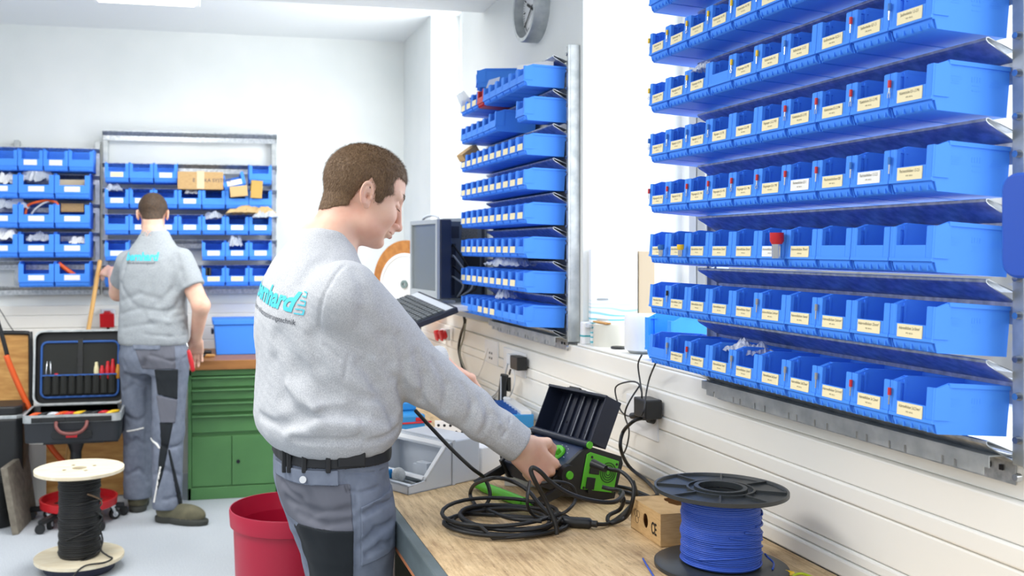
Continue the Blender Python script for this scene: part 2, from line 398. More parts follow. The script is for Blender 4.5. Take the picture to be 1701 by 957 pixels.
# ================================================================ wall racks with bins
RW = math.radians(-90)
def wall_rack(label, y0, y1, zs, zb, zt, xb, post_w=.03, name='wall_rack', top_flange=False):
    """galvanised louvre rack on the right wall; y0<y1, zs = lip heights"""
    t = empty(name, label, 'wall rack', (xb, (y0+y1)/2, zb))
    W = MB(); T0 = Matrix.Translation((-xb, -(y0+y1)/2, -zb))
    for s, y in ((0, y0-.002), (1, y1+.002)):
        p = MB(); p.T = T0; a, c = (y-post_w, y) if s == 0 else (y, y+post_w)
        p.box2((xb-.004, a, zb), (xb+.028, c, zt)); p.box2((xb-.012, a if s == 0 else c-.003, zb), (xb-.003, (a+.003) if s == 0 else c, zt))
        o = p.build('rack_post', M_galv2, t, bevel=.0015)
    for z in zs:
        r = MB(); r.T = T0; th = .0015
        P = [(0, -.064), (0, -.032), (.046, -.006), (.050, -.002), (.050, .002), (.046, .003), (.0, -.016)]
        out = P; inn = [(.0015, -.064), (.0016, -.0335), (.0465, -.0085)]
        # sheet as thin extruded strip
        strip = [(x, zz) for x, zz in P]
        n = len(strip); off = []
        for i in range(n):
            a = Vector(strip[max(i-1, 0)]); c = Vector(strip[min(i+1, n-1)]); d = (c-a).normalized(); off.append((strip[i][0]-d.y*th, strip[i][1]+d.x*th))
        vs = []; fs = []
        for yy in (y0-.004, y1+.004):
            vs += [(xb-x, yy, z+zz) for x, zz in strip]+[(xb-x, yy, z+zz) for x, zz in off]
        for i in range(n-1):
            fs += [(i, i+1, 2*n+i+1, 2*n+i), (n+i, 3*n+i, 3*n+i+1, n+i+1), (i, n+i, n+i+1, i+1), (2*n+i, 2*n+i+1, 3*n+i+1, 3*n+i)]
        fs += [(0, 2*n, 3*n, n), (n-1, 2*n-1, 4*n-1, 3*n-1)]
        r.add(vs, fs)
        o = r.build('rack_rail', M_galv, t)
        s_ = MB(); s_.T = T0; y = y0+.02; k = 0
        while y < y1-.01:
            s_.box((xb-.0016, y, z-.043), (.0016, .007, .008)); y += (.024, .058, .03, .062)[k % 4]; k += 1
        sl = s_.build('slot', M_dark, o); sl['kind'] = 'stuff'
        for y in (y0-post_w/2, y1+post_w/2):
            for dz in (-.05, .004):
                c = MB(); c.T = T0; c.cyl((xb-.004, y, z+dz), (xb-.012, y, z+dz), .0065, .005, n=12)
                c.build('bolt', M_chrome, t, smooth='auto')
    # bottom comb rail
    r = MB(); r.T = T0; r.box2((xb-.04, y0, zb+.012), (xb, y1, zb+.014)); r.box2((xb-.042, y0, zb-.004), (xb-.04, y1, zb+.014))
    y = y0+.01; k = 0
    while y < y1-.05:
        L = (.05, .02, .075, .03)[k % 4]; r.box2((xb-.042, y, zb-.016), (xb-.04, min(y+L, y1), zb-.004)); y += L+.006; k += 1
    r.build('comb_rail', M_galv2, t)
    return t
# --- near rack
XB = 1.165; NW, NL, NH = .0885, .132, .074; Y0, Y1 = 1.203, 2.098; PIT = (Y1-Y0)/10; XF = 1.03; TLT = .07
rows = [1.182+.117*k for k in range(8)]
lips = [z-.014 for z in rows]
wall_rack('galvanised steel wall rack at the right holding ten columns of bins', Y0-.004, 2.02, lips+[rows[-1]+.103], 1.134, 2.20, XB)
rown = ['bottom row', 'second row from the bottom', 'third row from the bottom', 'fourth row from the bottom', 'fifth row from the bottom', 'sixth row from the bottom', 'seventh row from the bottom', 'top row']
AD = 'Aderendhülsen %smm²'
TX_ = {
 0: [None]+[(AD % s, 'VPE 100 St') for s in ('0,5', '0,75', '1', '1,5', '2x0,5', '2x0,75', '2x1', '2x1,5', '2x2,5')],
 1: [(AD % s, 'VPE 100 St') for s in ('0,34', '2,5', '4', '6', '10', '2x4', '16', '2x6', '25', '2x10')],
 2: [(AD % s, 'VPE 50 St') for s in ('25', '35', '16', '35', '50', '50', '70')]+[None]*3,
 3: [('Ringzungen 0,5-1 M%s' % s, 'VPE 100 St') for s in ('3', '3,5', '4', '5', '6', '8')]+[('Flachsteckhülsen 0,5-1', 'VPE 100 St'), ('Flachsteckhülsen 0,8', 'VPE 100 St'), ('Flachsteckhülsen 1,5-2,5', 'VPE 100 St'), ('Flachsteckhülsen 1,5-2,5', 'VPE 100 St')],
 4: [('Ringzungen 1,5-2,5 M%s' % s, 'VPE 100 St') for s in ('3', '4', '5', '6', '8', '10')]+[('Kabelschuhe 0,5-1,5 M%s' % s, 'VPE 100 St') for s in ('3', '4', '5', '6')],
 5: [('Ringzungen 4-6 M4', 'VPE 100 St'), ('Ringzungen 4-6 M5', 'VPE 100 St'), ('Ringzungen 4-6 M6', 'VPE 100 St'), None, ('Ringzungen 4-6 M8', 'VPE 100 St'), ('Kabelschuhe 4-6', 'VPE 100 St'), ('Stoßverbinder 1,5-2,5', 'VPE 100 St'), ('Stoßverbinder 0,25-1', 'VPE 100 St'), ('Stoßverbinder 0,5-1,5', 'VPE 100 St'), ('Stoßverbinder 1,5-2,5', 'VPE 100 St')],
 6: [('Kabelschuhe 4-6', 'VPE 100 St')]*3+[('Kabelschuhe 4-6 M5', 'VPE 100 St')]*2+[('Stoßverbinder 4-6', 'VPE 100 St')]*5,
 7: [None]*10}
LG = {0: {1: ('grey', 'pin'), 2: ('red', 'pin'), 4: ('grey', 'pin'), 6: ('grey', 'pin'), 7: ('grey', 'pin'), 8: ('red', 'pin'), 9: ('red', 'pin')},
 1: {1: ('black', 'pin'), 5: ('grey', 'pin'), 7: ('grey', 'pin')}, 2: {},
 3: {0: ('red', 'pin'), 1: ('red', 'ring'), 2: ('red', 'ring'), 3: ('red', 'ring'), 4: ('red', 'ring'), 5: ('red', 'ring'), 6: ('red', 'pin'), 7: ('red', 'pin'), 8: ('blue', 'pin'), 9: ('blue', 'pin')},
 4: {0: ('blue', 'ring'), 1: ('blue', 'ring'), 2: ('blue', 'ring'), 3: ('blue', 'ring'), 6: ('red', 'fork'), 7: ('red', 'fork'), 8: ('red', 'fork'), 9: ('red', 'fork')},
 5: {0: ('yellow', 'ring'), 2: ('yellow', 'ring'), 4: ('yellow', 'ring'), 5: ('yellow', 'pin'), 6: ('blue', 'pin'), 8: ('red', 'pin'), 9: ('blue', 'pin')},
 6: {0: ('yellow', 'ring'), 1: ('yellow', 'fork'), 2: ('yellow', 'ring'), 3: ('yellow', 'fork'), 4: ('yellow', 'pin'), 5: ('yellow', 'pin')}, 7: {}}
for r in range(8):
    for k in range(10):
        if r == 7 and k > 5: continue
        if r == 6 and k > 8: continue
        y = Y1-PIT*(k+.5); tx = TX_[r][k]
        white = (r == 2 and k == 5) or (r == 3 and k in (6, 8))
        what = ('unlabelled' if tx is None else ('white labelled' if white else 'cream labelled'))
        lg = LG[r].get(k)
        lab = 'blue %s bin, %s from left, %s, big right rack' % (what, ORD[k], rown[r].replace(' from the bottom', ' from bottom'))
        tb = make_bin(lab, 'bins in the %s of the right-hand rack' % rown[r], (XF, y, rows[r]), RW, NW, NL, NH, tilt=TLT,
                 card=None if tx is None else ('white' if white else 'cream'), texts=tx, lug=lg, cs=.88)
        if k == 9:      # moulded lettering on the side that faces the room
            m_ = MB(); x_ = NW/2-.003+.0011
            for j in range(4):
                m_.box((x_, .040, .052-.0035*j), (.0006, (.016, .020, .012, .014)[j], .0009)); m_.box((x_, .108, .052-.0035*j), (.0006, (.008, .014, .018, .020)[j], .0009))
            for j in range(4): m_.box((x_, .068+.0045*j, .050), (.0006, .0022, .008))
            m_.box((x_, .075, .041), (.0006, .014, .001)); m_.box((x_, .075, .034), (.0006, .014, .002))
            m_.build('moulded_marking', M_blue, tb)
# oversized sample sleeves stuck on the third row
for k, col, r_, h_ in ((6, M_red, .0105, .046), (1, mat('lug_blue', (40, 110, 190), .4), .0065, .026), (2, M_yel, .0065, .026)):
    y = Y1-PIT*k+(.0 if k != 6 else .002); z = rows[2]+.0155
    t = empty('end_sleeve', {6: 'large red and silver wire end sleeve stuck between two bins of the right-hand rack', 1: 'blue and silver wire end sleeve stuck on a bin of the right-hand rack', 2: 'yellow and silver wire end sleeve stuck on a bin of the right-hand rack'}[k], 'wire end sleeve', (XF-.013, y, z))
    p = MB(); p.lathe([(r_*.82, 0), (r_*.85, h_*.62), (r_*.7, h_*.62), (r_*.7, 0), (r_*.82, 0)], 20, close=False); p.build('metal_tube', M_tin, t, smooth='auto')
    p = MB(); p.lathe([(r_*.86, h_*.55), (r_*1.15, h_*.68), (r_*1.15, h_), (r_*.9, h_), (r_*.8, h_*.6)], 20, close=False); p.build('sleeve', col, t, smooth='auto')
# plastic bag lying over bins of the bottom row
def crumple(name, label, cat, loc, size, m, seed, rz=0, n=14, group=None):
    rnd = random.Random(seed); b = MB(); vs = []; fs = []
    for i in range(n+1):
        for j in range(n+1):
            u, v = i/n-.5, j/n-.5; e = max(0, 1-(2*max(abs(u), abs(v)))**3)
            vs.append((u*size[0]+rnd.uniform(-1, 1)*size[0]*.02, v*size[1]+rnd.uniform(-1, 1)*size[1]*.02, size[2]*(e*(.6+.4*math.sin(7*u+seed)*math.cos(9*v))+rnd.uniform(-.12, .12))))
    for i in range(n):
        for j in range(n): a = i*(n+1)+j; fs.append((a, a+n+1, a+n+2, a+1))
    b.add(vs, fs); o = b.build(name, m); o.location = loc; o.rotation_euler = (0, 0, rz)
    s = o.modifiers.new('thick', 'SOLIDIFY'); s.thickness = .0008
    return tag(o, label, cat, group)
crumple('plastic_bag', 'clear plastic bag poking out of a bottom row bin of the right-hand rack', 'bag', (XF+.06, Y1-PIT*3.6, rows[0]+.058), (.06, .10, .028), M_film, 3)
crumple('plastic_bag', 'small clear plastic bag in a sixth row bin of the right-hand rack', 'bag', (XF+.02, Y1-PIT*2.5, rows[5]+.06), (.04, .05, .022), M_film, 5)
# light blue bin standing on the sill behind the rack
make_bin('light blue larger bin standing on the window sill behind the right-hand rack', None, (1.19, 2.37, SZ+.009), RW, .15, .18, .125, m=M_blue2, name='sill_bin')
# rounded blue container hanging at the far right edge
c = onX(1768, 375, 1.06)
t = empty('blue_container', 'rounded dark blue plastic container hanging at the right edge of the rack', 'container', (1.06, c.y, c.z-.0665))
p = MB()
pr = [(-.04, 0), (.05, 0), (.05, .15), (-.04, .15)]
def rr(x0, y0, x1, y1, r, n=5):
    o = []
    for cx_, cy_, a0 in ((x1-r, y0+r, -90), (x1-r, y1-r, 0), (x0+r, y1-r, 90), (x0+r, y0+r, 180)):
        for k in range(n+1): a = math.radians(a0+90*k/n); o.append((cx_+r*math.cos(a), cy_+r*math.sin(a)))
    return o
p.prism(rr(-.062, 0, .062, .135, .022), -.035, .012, ax='x'); p.build('tray', mat('container_blue', (38, 84, 190), .3), t, smooth='auto', bevel=.004)
p = MB(); p.box((.04, 0, .06), (.06, .03, .02)); p.box((.02, 0, -.006), (.01, .02, .012)); p.build('bracket', M_galv2, t)

# --- small rack on the pier
SXF = 1.02; SY0, SY1 = 2.956, 3.721; SP = (SY1-SY0)/10; SW, SL, SH = SP-.0015, .14, .07
srows = [1.197+.1107*k for k in range(8)]
wall_rack('galvanised steel wall rack on the pier under the clock', SY0-.006, SY1-.04, [z-.014 for z in srows]+[srows[-1]+.096], 1.15, 2.10, XB, post_w=.035)
srow = ['bottom row', 'second row up', 'third row up', 'fourth row up', 'fifth row up', 'sixth row up', 'seventh row up', 'top row']
for r in range(8):
    for k in range(10):
        if r == 6 and k > 4: continue
        y = SY1-SP*(k+.5); red = r == 7 and k == 3
        card = 'cream' if not red and not (r in (0, 1, 2) and k == 9) and not (r >= 6) else None
        if r == 7 and k in (0, 1, 2): card = 'cream'
        if r == 0 and k not in (3, 4, 5): card = None
        what = 'red' if red else ('small blue labelled' if card else 'small blue unlabelled')
        make_bin('%s bin, %s from left, %s, rack under the clock' % (what, ORD[k], srow[r]), 'bins in the %s of the rack under the clock' % srow[r],
                 (SXF, y, srows[r]), RW, SW, SL, SH, m=M_red if red else None, tilt=TLT*.6, card=card)
r = 6
for y, lab in ((SY1-SP*5.45, 'larger blue bin at the right end of the seventh row, rack under the clock'), (SY0+.042, 'single blue bin on the far right of the seventh row, rack under the clock')):
    make_bin(lab, None, (SXF-.0, y, srows[r]), RW, .084, .15, .078, tilt=TLT*.6)
make_bin('blue bin stacked on top of the bins in the rack under the clock', None, (SXF+.01, SY1-SP*2.9+.03, srows[7]+.078), RW-.25, .10, .15, .07)
def paper(name, label, cat, corners, m=M_wlabel, th=.0006, cols=None):
    """thin sheet through 4 world corners"""
    c = [Vector(q) for q in corners]; n = (c[1]-c[0]).cross(c[3]-c[0]).normalized()*th
    b = MB(); b.add([tuple(q) for q in c]+[tuple(q+n) for q in c], [(0, 3, 2, 1), (4, 5, 6, 7), (0, 1, 5, 4), (1, 2, 6, 5), (2, 3, 7, 6), (3, 0, 4, 7)])
    o = b.build(name, m); return tag(o, label, cat) if label else o
ztop = srows[7]+.072
paper('paper_sheet', 'white paper sheet standing in the top right bins of the rack under the clock', 'paper', [(1.06, 3.14, ztop-.03), (1.13, 2.98, ztop-.03), (1.13, 2.98, ztop+.018), (1.06, 3.14, ztop+.026)])
paper('plastic_bag', 'grey plastic pouch poking out of the top row, rack under the clock', 'bag', [(1.04, 3.50, ztop-.04), (1.05, 3.34, ztop-.04), (1.05, 3.30, ztop+.015), (1.04, 3.40, ztop+.02)], m=M_film)
paper('plastic_bag', 'clear pouch leaning out of the leftmost top row bin under the clock', 'bag', [(1.03, 3.72, ztop-.05), (1.05, 3.60, ztop-.05), (1.0, 3.60, ztop+.012), (1.0, 3.71, ztop+.01)], m=M_film)
o = MB(); o.box((0, 0, 0), (.075, .05, .03)); o = o.build('cardboard_box', M_card); o.location = (1.045, 3.70, srows[5]+.074); o.rotation_euler = (0, -.6, .2)
tag(o, 'small open cardboard box on the left end of a row under the clock', 'box')
crumple('plastic_bag', 'crumpled clear plastic bag on the second row up, rack under the clock', 'bag', (1.09, 3.30, srows[1]+.082), (.11, .32, .05), M_film, 11)
crumple('plastic_bag', 'crumpled clear plastic bag at the left of the bottom row under the clock', 'bag', (1.08, 3.32, srows[0]+.075), (.06, .09, .05), M_film, 12)

# --- racks on the back wall
def back_rack(label, x0, x1, rails, z0, z1, posts):
    yb = BY-.03
    t = empty('wall_rack', label, 'wall rack', ((x0+x1)/2, yb, z0)); T0 = Matrix.Translation((-(x0+x1)/2, -yb, -z0))
    for x in posts:
        p = MB(); p.T = T0; p.box2((x-.015, yb-.03, z0), (x+.015, yb+.025, z1)); p.build('rack_post', M_galv2, t, bevel=.002)
    for z, hh in rails:
        r = MB(); r.T = T0
        P = [(0, 0), (0, .028), (.042, .05), (.048, .053), (.048, .057), (.042, .058), (.012, .046), (.004, .044), (.004, 0)]
        r.prism([(yb-.03-p, z+q) for p, q in P], x0, x1, ax='x'); o = r.build('rack_rail', M_galv, t)
        s_ = MB(); s_.T = T0; x = x0+.03
        while x < x1-.02: s_.box((x, yb-.031, z+.008), (.012, .003, .006)); x += .07
        s_.build('slot', M_dark, o)['kind'] = 'stuff'
    return t
YF = 6.13
def bx(u, v=400): return onY(u, v, YF).x
def bz(u, v): return onY(u, v, YF).z
# right panel
xs0 = bx(173.5); pw = (bx(452)-xs0)/7
rz_ = [bz(315, v) for v in (476, 433, 390, 346.5, 304)]
X0, X1 = onY(171, 300, BY-.06).x, onY(459, 300, BY-.06).x
back_rack('galvanised rack with seven bin columns on the back wall, behind the standing worker', X0, X1, [(z+.075, 0) for z in rz_]+[(rz_[-1]+.275, 0), (rz_[0]-.055, 0)], onY(300, 488, BY).z, onY(300, 230, BY).z, (X0+.015, X1-.015))
brow = ['bottom row', 'fourth row', 'third row', 'second row', 'top row']
skip = {4: (3, 4, 5), 1: (3,), 0: (3,)}
for r in range(5):
    for k in range(7):
        if k in skip.get(r, ()): continue
        if r in (0, 1) and k in (1, 2): continue
        if r == 2 and k == 1: pass
        h = .125
        card = {0: 'cream', 1: 'white', 2: 'white', 3: 'white', 4: 'white'}[r]
        if (r, k) in ((4, 1), (4, 6), (3, 4), (2, 0), (3, 5), (3, 6), (3, 2)): card = None
        if (r, k) == (4, 0): card = 'cream'
        make_bin('blue %s bin, %s column, %s, back wall rack behind standing worker' % ('labelled' if card else 'unlabelled', ORD[k], brow[r]), 'bins in the %s of the back wall rack' % brow[r],
                 (xs0+pw*(k+.5), YF, rz_[r]), 0, pw-.003, .21, h, card=card, cs=.8)
# far-left panel
X2, X3 = onY(-30, 300, BY-.06).x, onY(166, 300, BY-.06).x
lz = [bz(90, v) for v in (477, 428, 379, 330, 284)]
back_rack('galvanised rack of wide blue bins at the far left of the back wall', X2, X3, [(z+.10, 0) for z in lz]+[(lz[0]-.055, 0)], onY(100, 490, BY).z, onY(100, 236, BY).z, (X2+.2, X3-.015))
lrow = ['bottom row', 'fourth row', 'third row', 'second row', 'top row']
p4 = (bx(111)-bx(69)); x4 = bx(155)
for k in range(5):
    make_bin('blue bin, %s from the right in the top row of the far-left wall rack' % ORD[k], 'bins in the top row of the far-left wall rack', (x4-p4*(k+.5), YF, lz[4]), 0, p4-.003, .2, .135, card='white' if k in (1, 2) else None, cs=.8)
pwid = bx(90)-bx(30)
for r in range(4):
    for k in range(3 if r else 2):
        card = 'white'
        make_bin('wide blue bin, %s from the right in the %s of the far-left wall rack' % (ORD[k], lrow[r]), 'wide bins in the %s of the far-left wall rack' % lrow[r],
                 (bx(150)-pwid*(k+.5), YF-.02, lz[r]), 0, pwid-.004, .24, .155, card=card, cs=.68)
# odds and ends in the back racks
def cbox(name, label, u0, u1, v0, v1, y, dep, m=M_card, rot=0, cat='box', bev=.002):
    a, c = onY(u0, v1, y), onY(u1, v0, y)
    b = MB(); b.box2((-(c.x-a.x)/2, 0, 0), ((c.x-a.x)/2, dep, c.z-a.z)); o = b.build(name, m, bevel=bev); o.location = ((a.x+c.x)/2, y, a.z); o.rotation_euler = (0, rot, 0)
    return tag(o, label, cat)
o = cbox('cardboard_box', 'wide printed cardboard box between bins in the top row of the back wall rack', 295, 371, 286, 314, 6.12, .2)
for dx, w_ in ((.0, .045),):
    b = MB(); b.box((dx, -.0008, .058), (w_, .001, .11)); b.build('tape_strip', mat('tape', (225, 205, 170), .3), o)
text_obj('print', 'E  EMKA SYSTEME', .03, mat('dark_print', (70, 70, 90), .6), o, RT((.07, -.001, .055), rx=PI/2))
make_bin('blue bin tipped over on the top row of the back wall rack', None, (bx(392), YF-.0, rz_[3]+.125), 0, .14, .2, .11, rot=(-.15, -.22, .1), card='white')
o = cbox('open_carton', 'small open brown carton leaning at the right of the back wall rack', 416, 435, 300, 329, 6.10, .12, rot=.06); o.data.materials[0] = mat('carton_brown', (196, 160, 84), .7)
cbox('cardboard_scrap', 'crumpled brown cardboard scrap under the tipped bin on the back wall', 383, 412, 309, 326, 6.08, .05, mat('kraft', (206, 176, 124), .8), rot=-.1, cat='cardboard')
crumple('paper_bag', 'crumpled brown paper bag lying on the third row bins at the right', 'bag', (bx(417), 6.15, rz_[2]+.135), (.30, .14, .06), mat('kraft', (206, 176, 124), .8), 21)
crumple('plastic_bag', 'clear film lying beside the brown paper bag on the back wall rack', 'bag', (bx(440), 6.10, rz_[2]+.11), (.16, .1, .05), M_film, 22)
for i, (u, v, sx, sz, lab) in enumerate(((62, 300, .2, .11, 'clear plastic bag sticking up from a second row bin, far-left rack'), (10, 305, .12, .08, 'white plastic bag in the leftmost second row bin of the far-left rack'), (20, 345, .2, .08, 'clear film hanging over a third row bin of the far-left rack'),
        (66, 400, .14, .06, 'grey cable bundle bag in a fourth row bin of the far-left rack'), (10, 396, .14, .08, 'white bag in the leftmost fourth row bin of the far-left rack'), (130, 404, .1, .05, 'white papers in the right fourth row bin of the far-left rack'),
        (355, 363, .12, .06, 'clear bag in a third row bin of the back wall rack'), (390, 408, .1, .08, 'clear pouch in a fourth row bin of the back wall rack'), (190, 317, .1, .05, 'clear bag in the leftmost second row bin of the back wall rack'),
        (318, 322, .08, .04, 'clear bag in the middle second row bin of the back wall rack'))):
    p = onY(u, v, 6.2); crumple('plastic_bag', lab, 'bag', p, (sx, .12, sz), M_film if i not in (1, 4, 5) else M_wlabel, 30+i)
cbox('cardboard_box', 'small brown carton in the third row right bin of the far-left rack', 101, 139, 338, 352, 6.2, .1)
cbox('cardboard_box', 'beige carton in the second row right bin of the far-left rack', 98, 142, 299, 312, 6.18, .12, mat('beige_carton', (216, 200, 168), .8))
for i, (pts, lab) in enumerate((([(42, 356), (46, 342), (60, 336), (78, 333), (94, 337), (97, 346)], 'orange cable loop in a third row bin of the far-left rack'), ([(97, 438), (108, 446), (122, 456), (132, 462)], 'orange cable end in a bottom row bin of the far-left rack'))):
    b = MB(); b.tube([onY(u, v, 6.16+.01*(j % 2)) for j, (u, v) in enumerate(pts)], .008 if i == 0 else .014, n=8, smooth=5); tag(b.build('cable', M_orange, smooth=True), lab, 'cable')
b = MB(); b.tube([onY(u, v, 6.17) for u, v in [(52, 356), (60, 346), (76, 336), (92, 334), (96, 343)]], .006, n=8, smooth=5); tag(b.build('cable', M_lgrey, smooth=True), 'grey cable loop in a third row bin of the far-left rack', 'cable')
for u, lab in ((342, 'left one of two black cylinders in a bottom row bin, back wall'), (348, 'right one of two black cylinders in a bottom row bin, back wall')):
    p = onY(u, 458, 6.17); b = MB(); b.cyl((p.x, p.y, p.z), (p.x, p.y, p.z+.05), .011); tag(b.build('capacitor', M_black, smooth='auto'), lab, 'cylinder')
# ================================================================ implicit surfaces for people and cloth
A = lambda *p: np.array(p, dtype=np.float32)
def V(p): return np.array(tuple(p), dtype=np.float32)
def nrm(x): return np.sqrt((x*x).sum(-1))
def cap(p, a, b, r1, r2=None):
    a, b = V(a), V(b); r2 = r1 if r2 is None else r2
    pa = p-a; ba = b-a; h = np.clip(pa@ba/max(float(ba@ba), 1e-9), 0, 1)
    return nrm(pa-h[:, None]*ba)-(r1+(r2-r1)*h)
def ell(p, c, r, R=None):
    q = p-V(c)
    if R is not None: q = q@R
    r = V(r); k0 = nrm(q/r); k1 = nrm(q/(r*r))
    return k0*(k0-1)/np.maximum(k1, 1e-6)
def rbox(p, c, h, rad, R=None):
    q = p-V(c)
    if R is not None: q = q@R
    q = np.abs(q)-(V(h)-rad)
    return nrm(np.maximum(q, 0))+np.minimum(q.max(-1), 0)-rad
def smin(a, b, k):
    h = np.clip(.5+.5*(b-a)/k, 0, 1); return b+(a-b)*h-k*h*(1-h)
def smax(a, b, k): return -smin(-a, -b, k)
def rotm(M): return np.array([[M[i][j] for j in range(3)] for i in range(3)], dtype=np.float32)
def loft(p, tab, zcap=.02):
    """elliptical column along z. tab rows: z, cx, cy, ax, ay"""
    t = np.array(tab, dtype=np.float32); zz = np.linspace(t[0, 0], t[-1, 0], 160)
    cols = [np.interp(zz, t[:, 0], t[:, i]) for i in range(1, 5)]
    k = np.ones(17)/17
    cols = [np.convolve(np.pad(c, 8, mode='edge'), k, 'valid') for c in cols]
    z = p[:, 2]; cx, cy, ax, ay = [np.interp(z, zz, c) for c in cols]
    qx, qy = p[:, 0]-cx, p[:, 1]-cy
    e = 2.3
    g = (np.abs(qx/ax)**e+np.abs(qy/ay)**e)**(1/e)
    d = (g-1)*np.minimum(ax, ay)
    return smax(smax(d, z-t[-1, 0], zcap), t[0, 0]-z, zcap)
def creases(d, p, L):
    if not L: return d
    d = d.copy()
    for a, b, w, dep in L:
        a_, b_ = V(a), V(b); lo_, hi_ = np.minimum(a_, b_)-2.6*w, np.maximum(a_, b_)+2.6*w
        m = np.flatnonzero((p[:, 0] > lo_[0]) & (p[:, 0] < hi_[0]) & (p[:, 1] > lo_[1]) & (p[:, 1] < hi_[1]) & (p[:, 2] > lo_[2]) & (p[:, 2] < hi_[2]))
        if len(m): d[m] += dep*np.exp(-(np.maximum(cap(p[m], a, b, 0), 0)/w)**2)
    return d
def fbm(p, s, seed=0):
    r = np.random.RandomState(seed); o = 0
    for k in range(6):
        w = r.normal(size=3)*s*(1+.5*k); o = o+np.sin(p@w.astype(np.float32)+r.rand()*6)/(1+.5*k)
    return o/3
def polygonize(fn, lo, hi, h, levels=3, slack=1.35):
    lo = np.array(lo, dtype=np.float64); hi = np.array(hi, dtype=np.float64)
    def ev(P):
        out = np.empty(len(P), dtype=np.float32)
        for i in range(0, len(P), 200000): out[i:i+200000] = fn(P[i:i+200000].astype(np.float32))
        return out
    H = h*2**levels; n = np.ceil((hi-lo)/H).astype(int)+1
    g = np.stack(np.meshgrid(*[np.arange(k) for k in n], indexing='ij'), -1).reshape(-1, 3)
    off8 = np.array([[i, j, k] for i in (0, 1) for j in (0, 1) for k in (0, 1)])
    for lv in range(levels+1):
        d = ev(lo+(g+.5)*H); g = g[np.abs(d) < H*slack]
        if lv < levels: g = (g[:, None, :]*2+off8[None]).reshape(-1, 3); H = H/2
    B = 1 << 20
    key = lambda c: (c[..., 0].astype(np.int64)*B+c[..., 1])*B+c[..., 2]
    cor = g[:, None, :]+off8[None]; ck = key(cor)
    uk, inv = np.unique(ck.ravel(), return_inverse=True)
    up = np.stack([uk//(B*B), (uk//B) % B, uk % B], -1)
    val = ev(lo+up*h)[inv].reshape(-1, 8)
    ins = val < 0; act = ins.any(1) & ~ins.all(1); g = g[act]; val = val[act]
    pos = np.zeros((len(g), 3)); cnt = np.zeros(len(g))
    for a in range(8):
        for ax, bit in ((0, 4), (1, 2), (2, 1)):
            if a & bit: continue
            b = a | bit; m = (val[:, a] < 0) != (val[:, b] < 0); t = np.where(m, val[:, a]/np.where(m, val[:, a]-val[:, b], 1), 0)
            q = off8[a]+0.0*pos; q[:, ax] += t; pos += q*m[:, None]; cnt += m
    verts = lo+(g+pos/cnt[:, None])*h
    k = key(g); order = np.argsort(k); ks = k[order]
    def look(c):
        kk = key(c); i = np.clip(np.searchsorted(ks, kk), 0, len(ks)-1); return np.where(ks[i] == kk, order[i], -1)
    faces = []
    for ax, bit in ((0, 4), (1, 2), (2, 1)):
        s0 = val[:, 0] < 0; s1 = val[:, bit] < 0; m = s0 != s1
        e1 = np.zeros(3, int); e2 = np.zeros(3, int); e1[(ax+1) % 3] = 1; e2[(ax+2) % 3] = 1
        c = g[m]; q = np.stack([look(c), look(c-e1), look(c-e1-e2), look(c-e2)], 1)
        fl = s1[m]; q[fl] = q[fl][:, ::-1]
        faces.append(q[(q >= 0).all(1)])
    faces = np.concatenate(faces)
    # one projection step
    P = verts.astype(np.float32); e = h*.3
    for _ in range(1):
        d0 = ev(P); G = np.stack([ev(P+np.eye(3, dtype=np.float32)[i]*e)-d0 for i in range(3)], -1)/e
        gl = np.maximum((G*G).sum(-1), .05); st = -(d0/gl)[:, None]*G
        sl = nrm(st); st *= np.minimum(1, h*.6/np.maximum(sl, 1e-9))[:, None]; P = P+st
    return P, faces
def largest(P, F):
    lab = np.arange(len(P))
    while True:
        m = lab[F].min(1); new = lab.copy(); np.minimum.at(new, F.ravel(), np.repeat(m, 4)); new = new[new]
        if (new == lab).all(): break
        lab = new
    c = np.bincount(lab[F[:, 0]]); k = c.argmax(); F = F[lab[F[:, 0]] == k]
    u, inv = np.unique(F.ravel(), return_inverse=True); return P[u], inv.reshape(-1, 4)
def sdf_object(name, fn, lo, hi, h, m, parent=None, smooth=True, face_mat=None, one=False, slack=1.35):
    P, F = polygonize(fn, lo, hi, h, slack=slack)
    if one: P, F = largest(P, F)
    me = bpy.data.meshes.new(name); me.vertices.add(len(P)); me.vertices.foreach_set('co', P.astype(np.float32).ravel())
    me.loops.add(len(F)*4); me.loops.foreach_set('vertex_index', F.ravel().astype(np.int32))
    me.polygons.add(len(F)); me.polygons.foreach_set('loop_start', np.arange(0, len(F)*4, 4, dtype=np.int32))
    me.update(calc_edges=True); me.validate()
    me.polygons.foreach_set('use_smooth', [True]*len(me.polygons))
    for q in (m if isinstance(m, (list, tuple)) else [m]): me.materials.append(q)
    if face_mat is not None:
        c = P[F].mean(1); me.polygons.foreach_set('material_index', face_mat(c).astype(np.int32))
    o = bpy.data.objects.new(name, me); COL.objects.link(o)
    if parent is not None: o.parent = parent; o.matrix_parent_inverse = parent.matrix_basis.inverted()
    return o
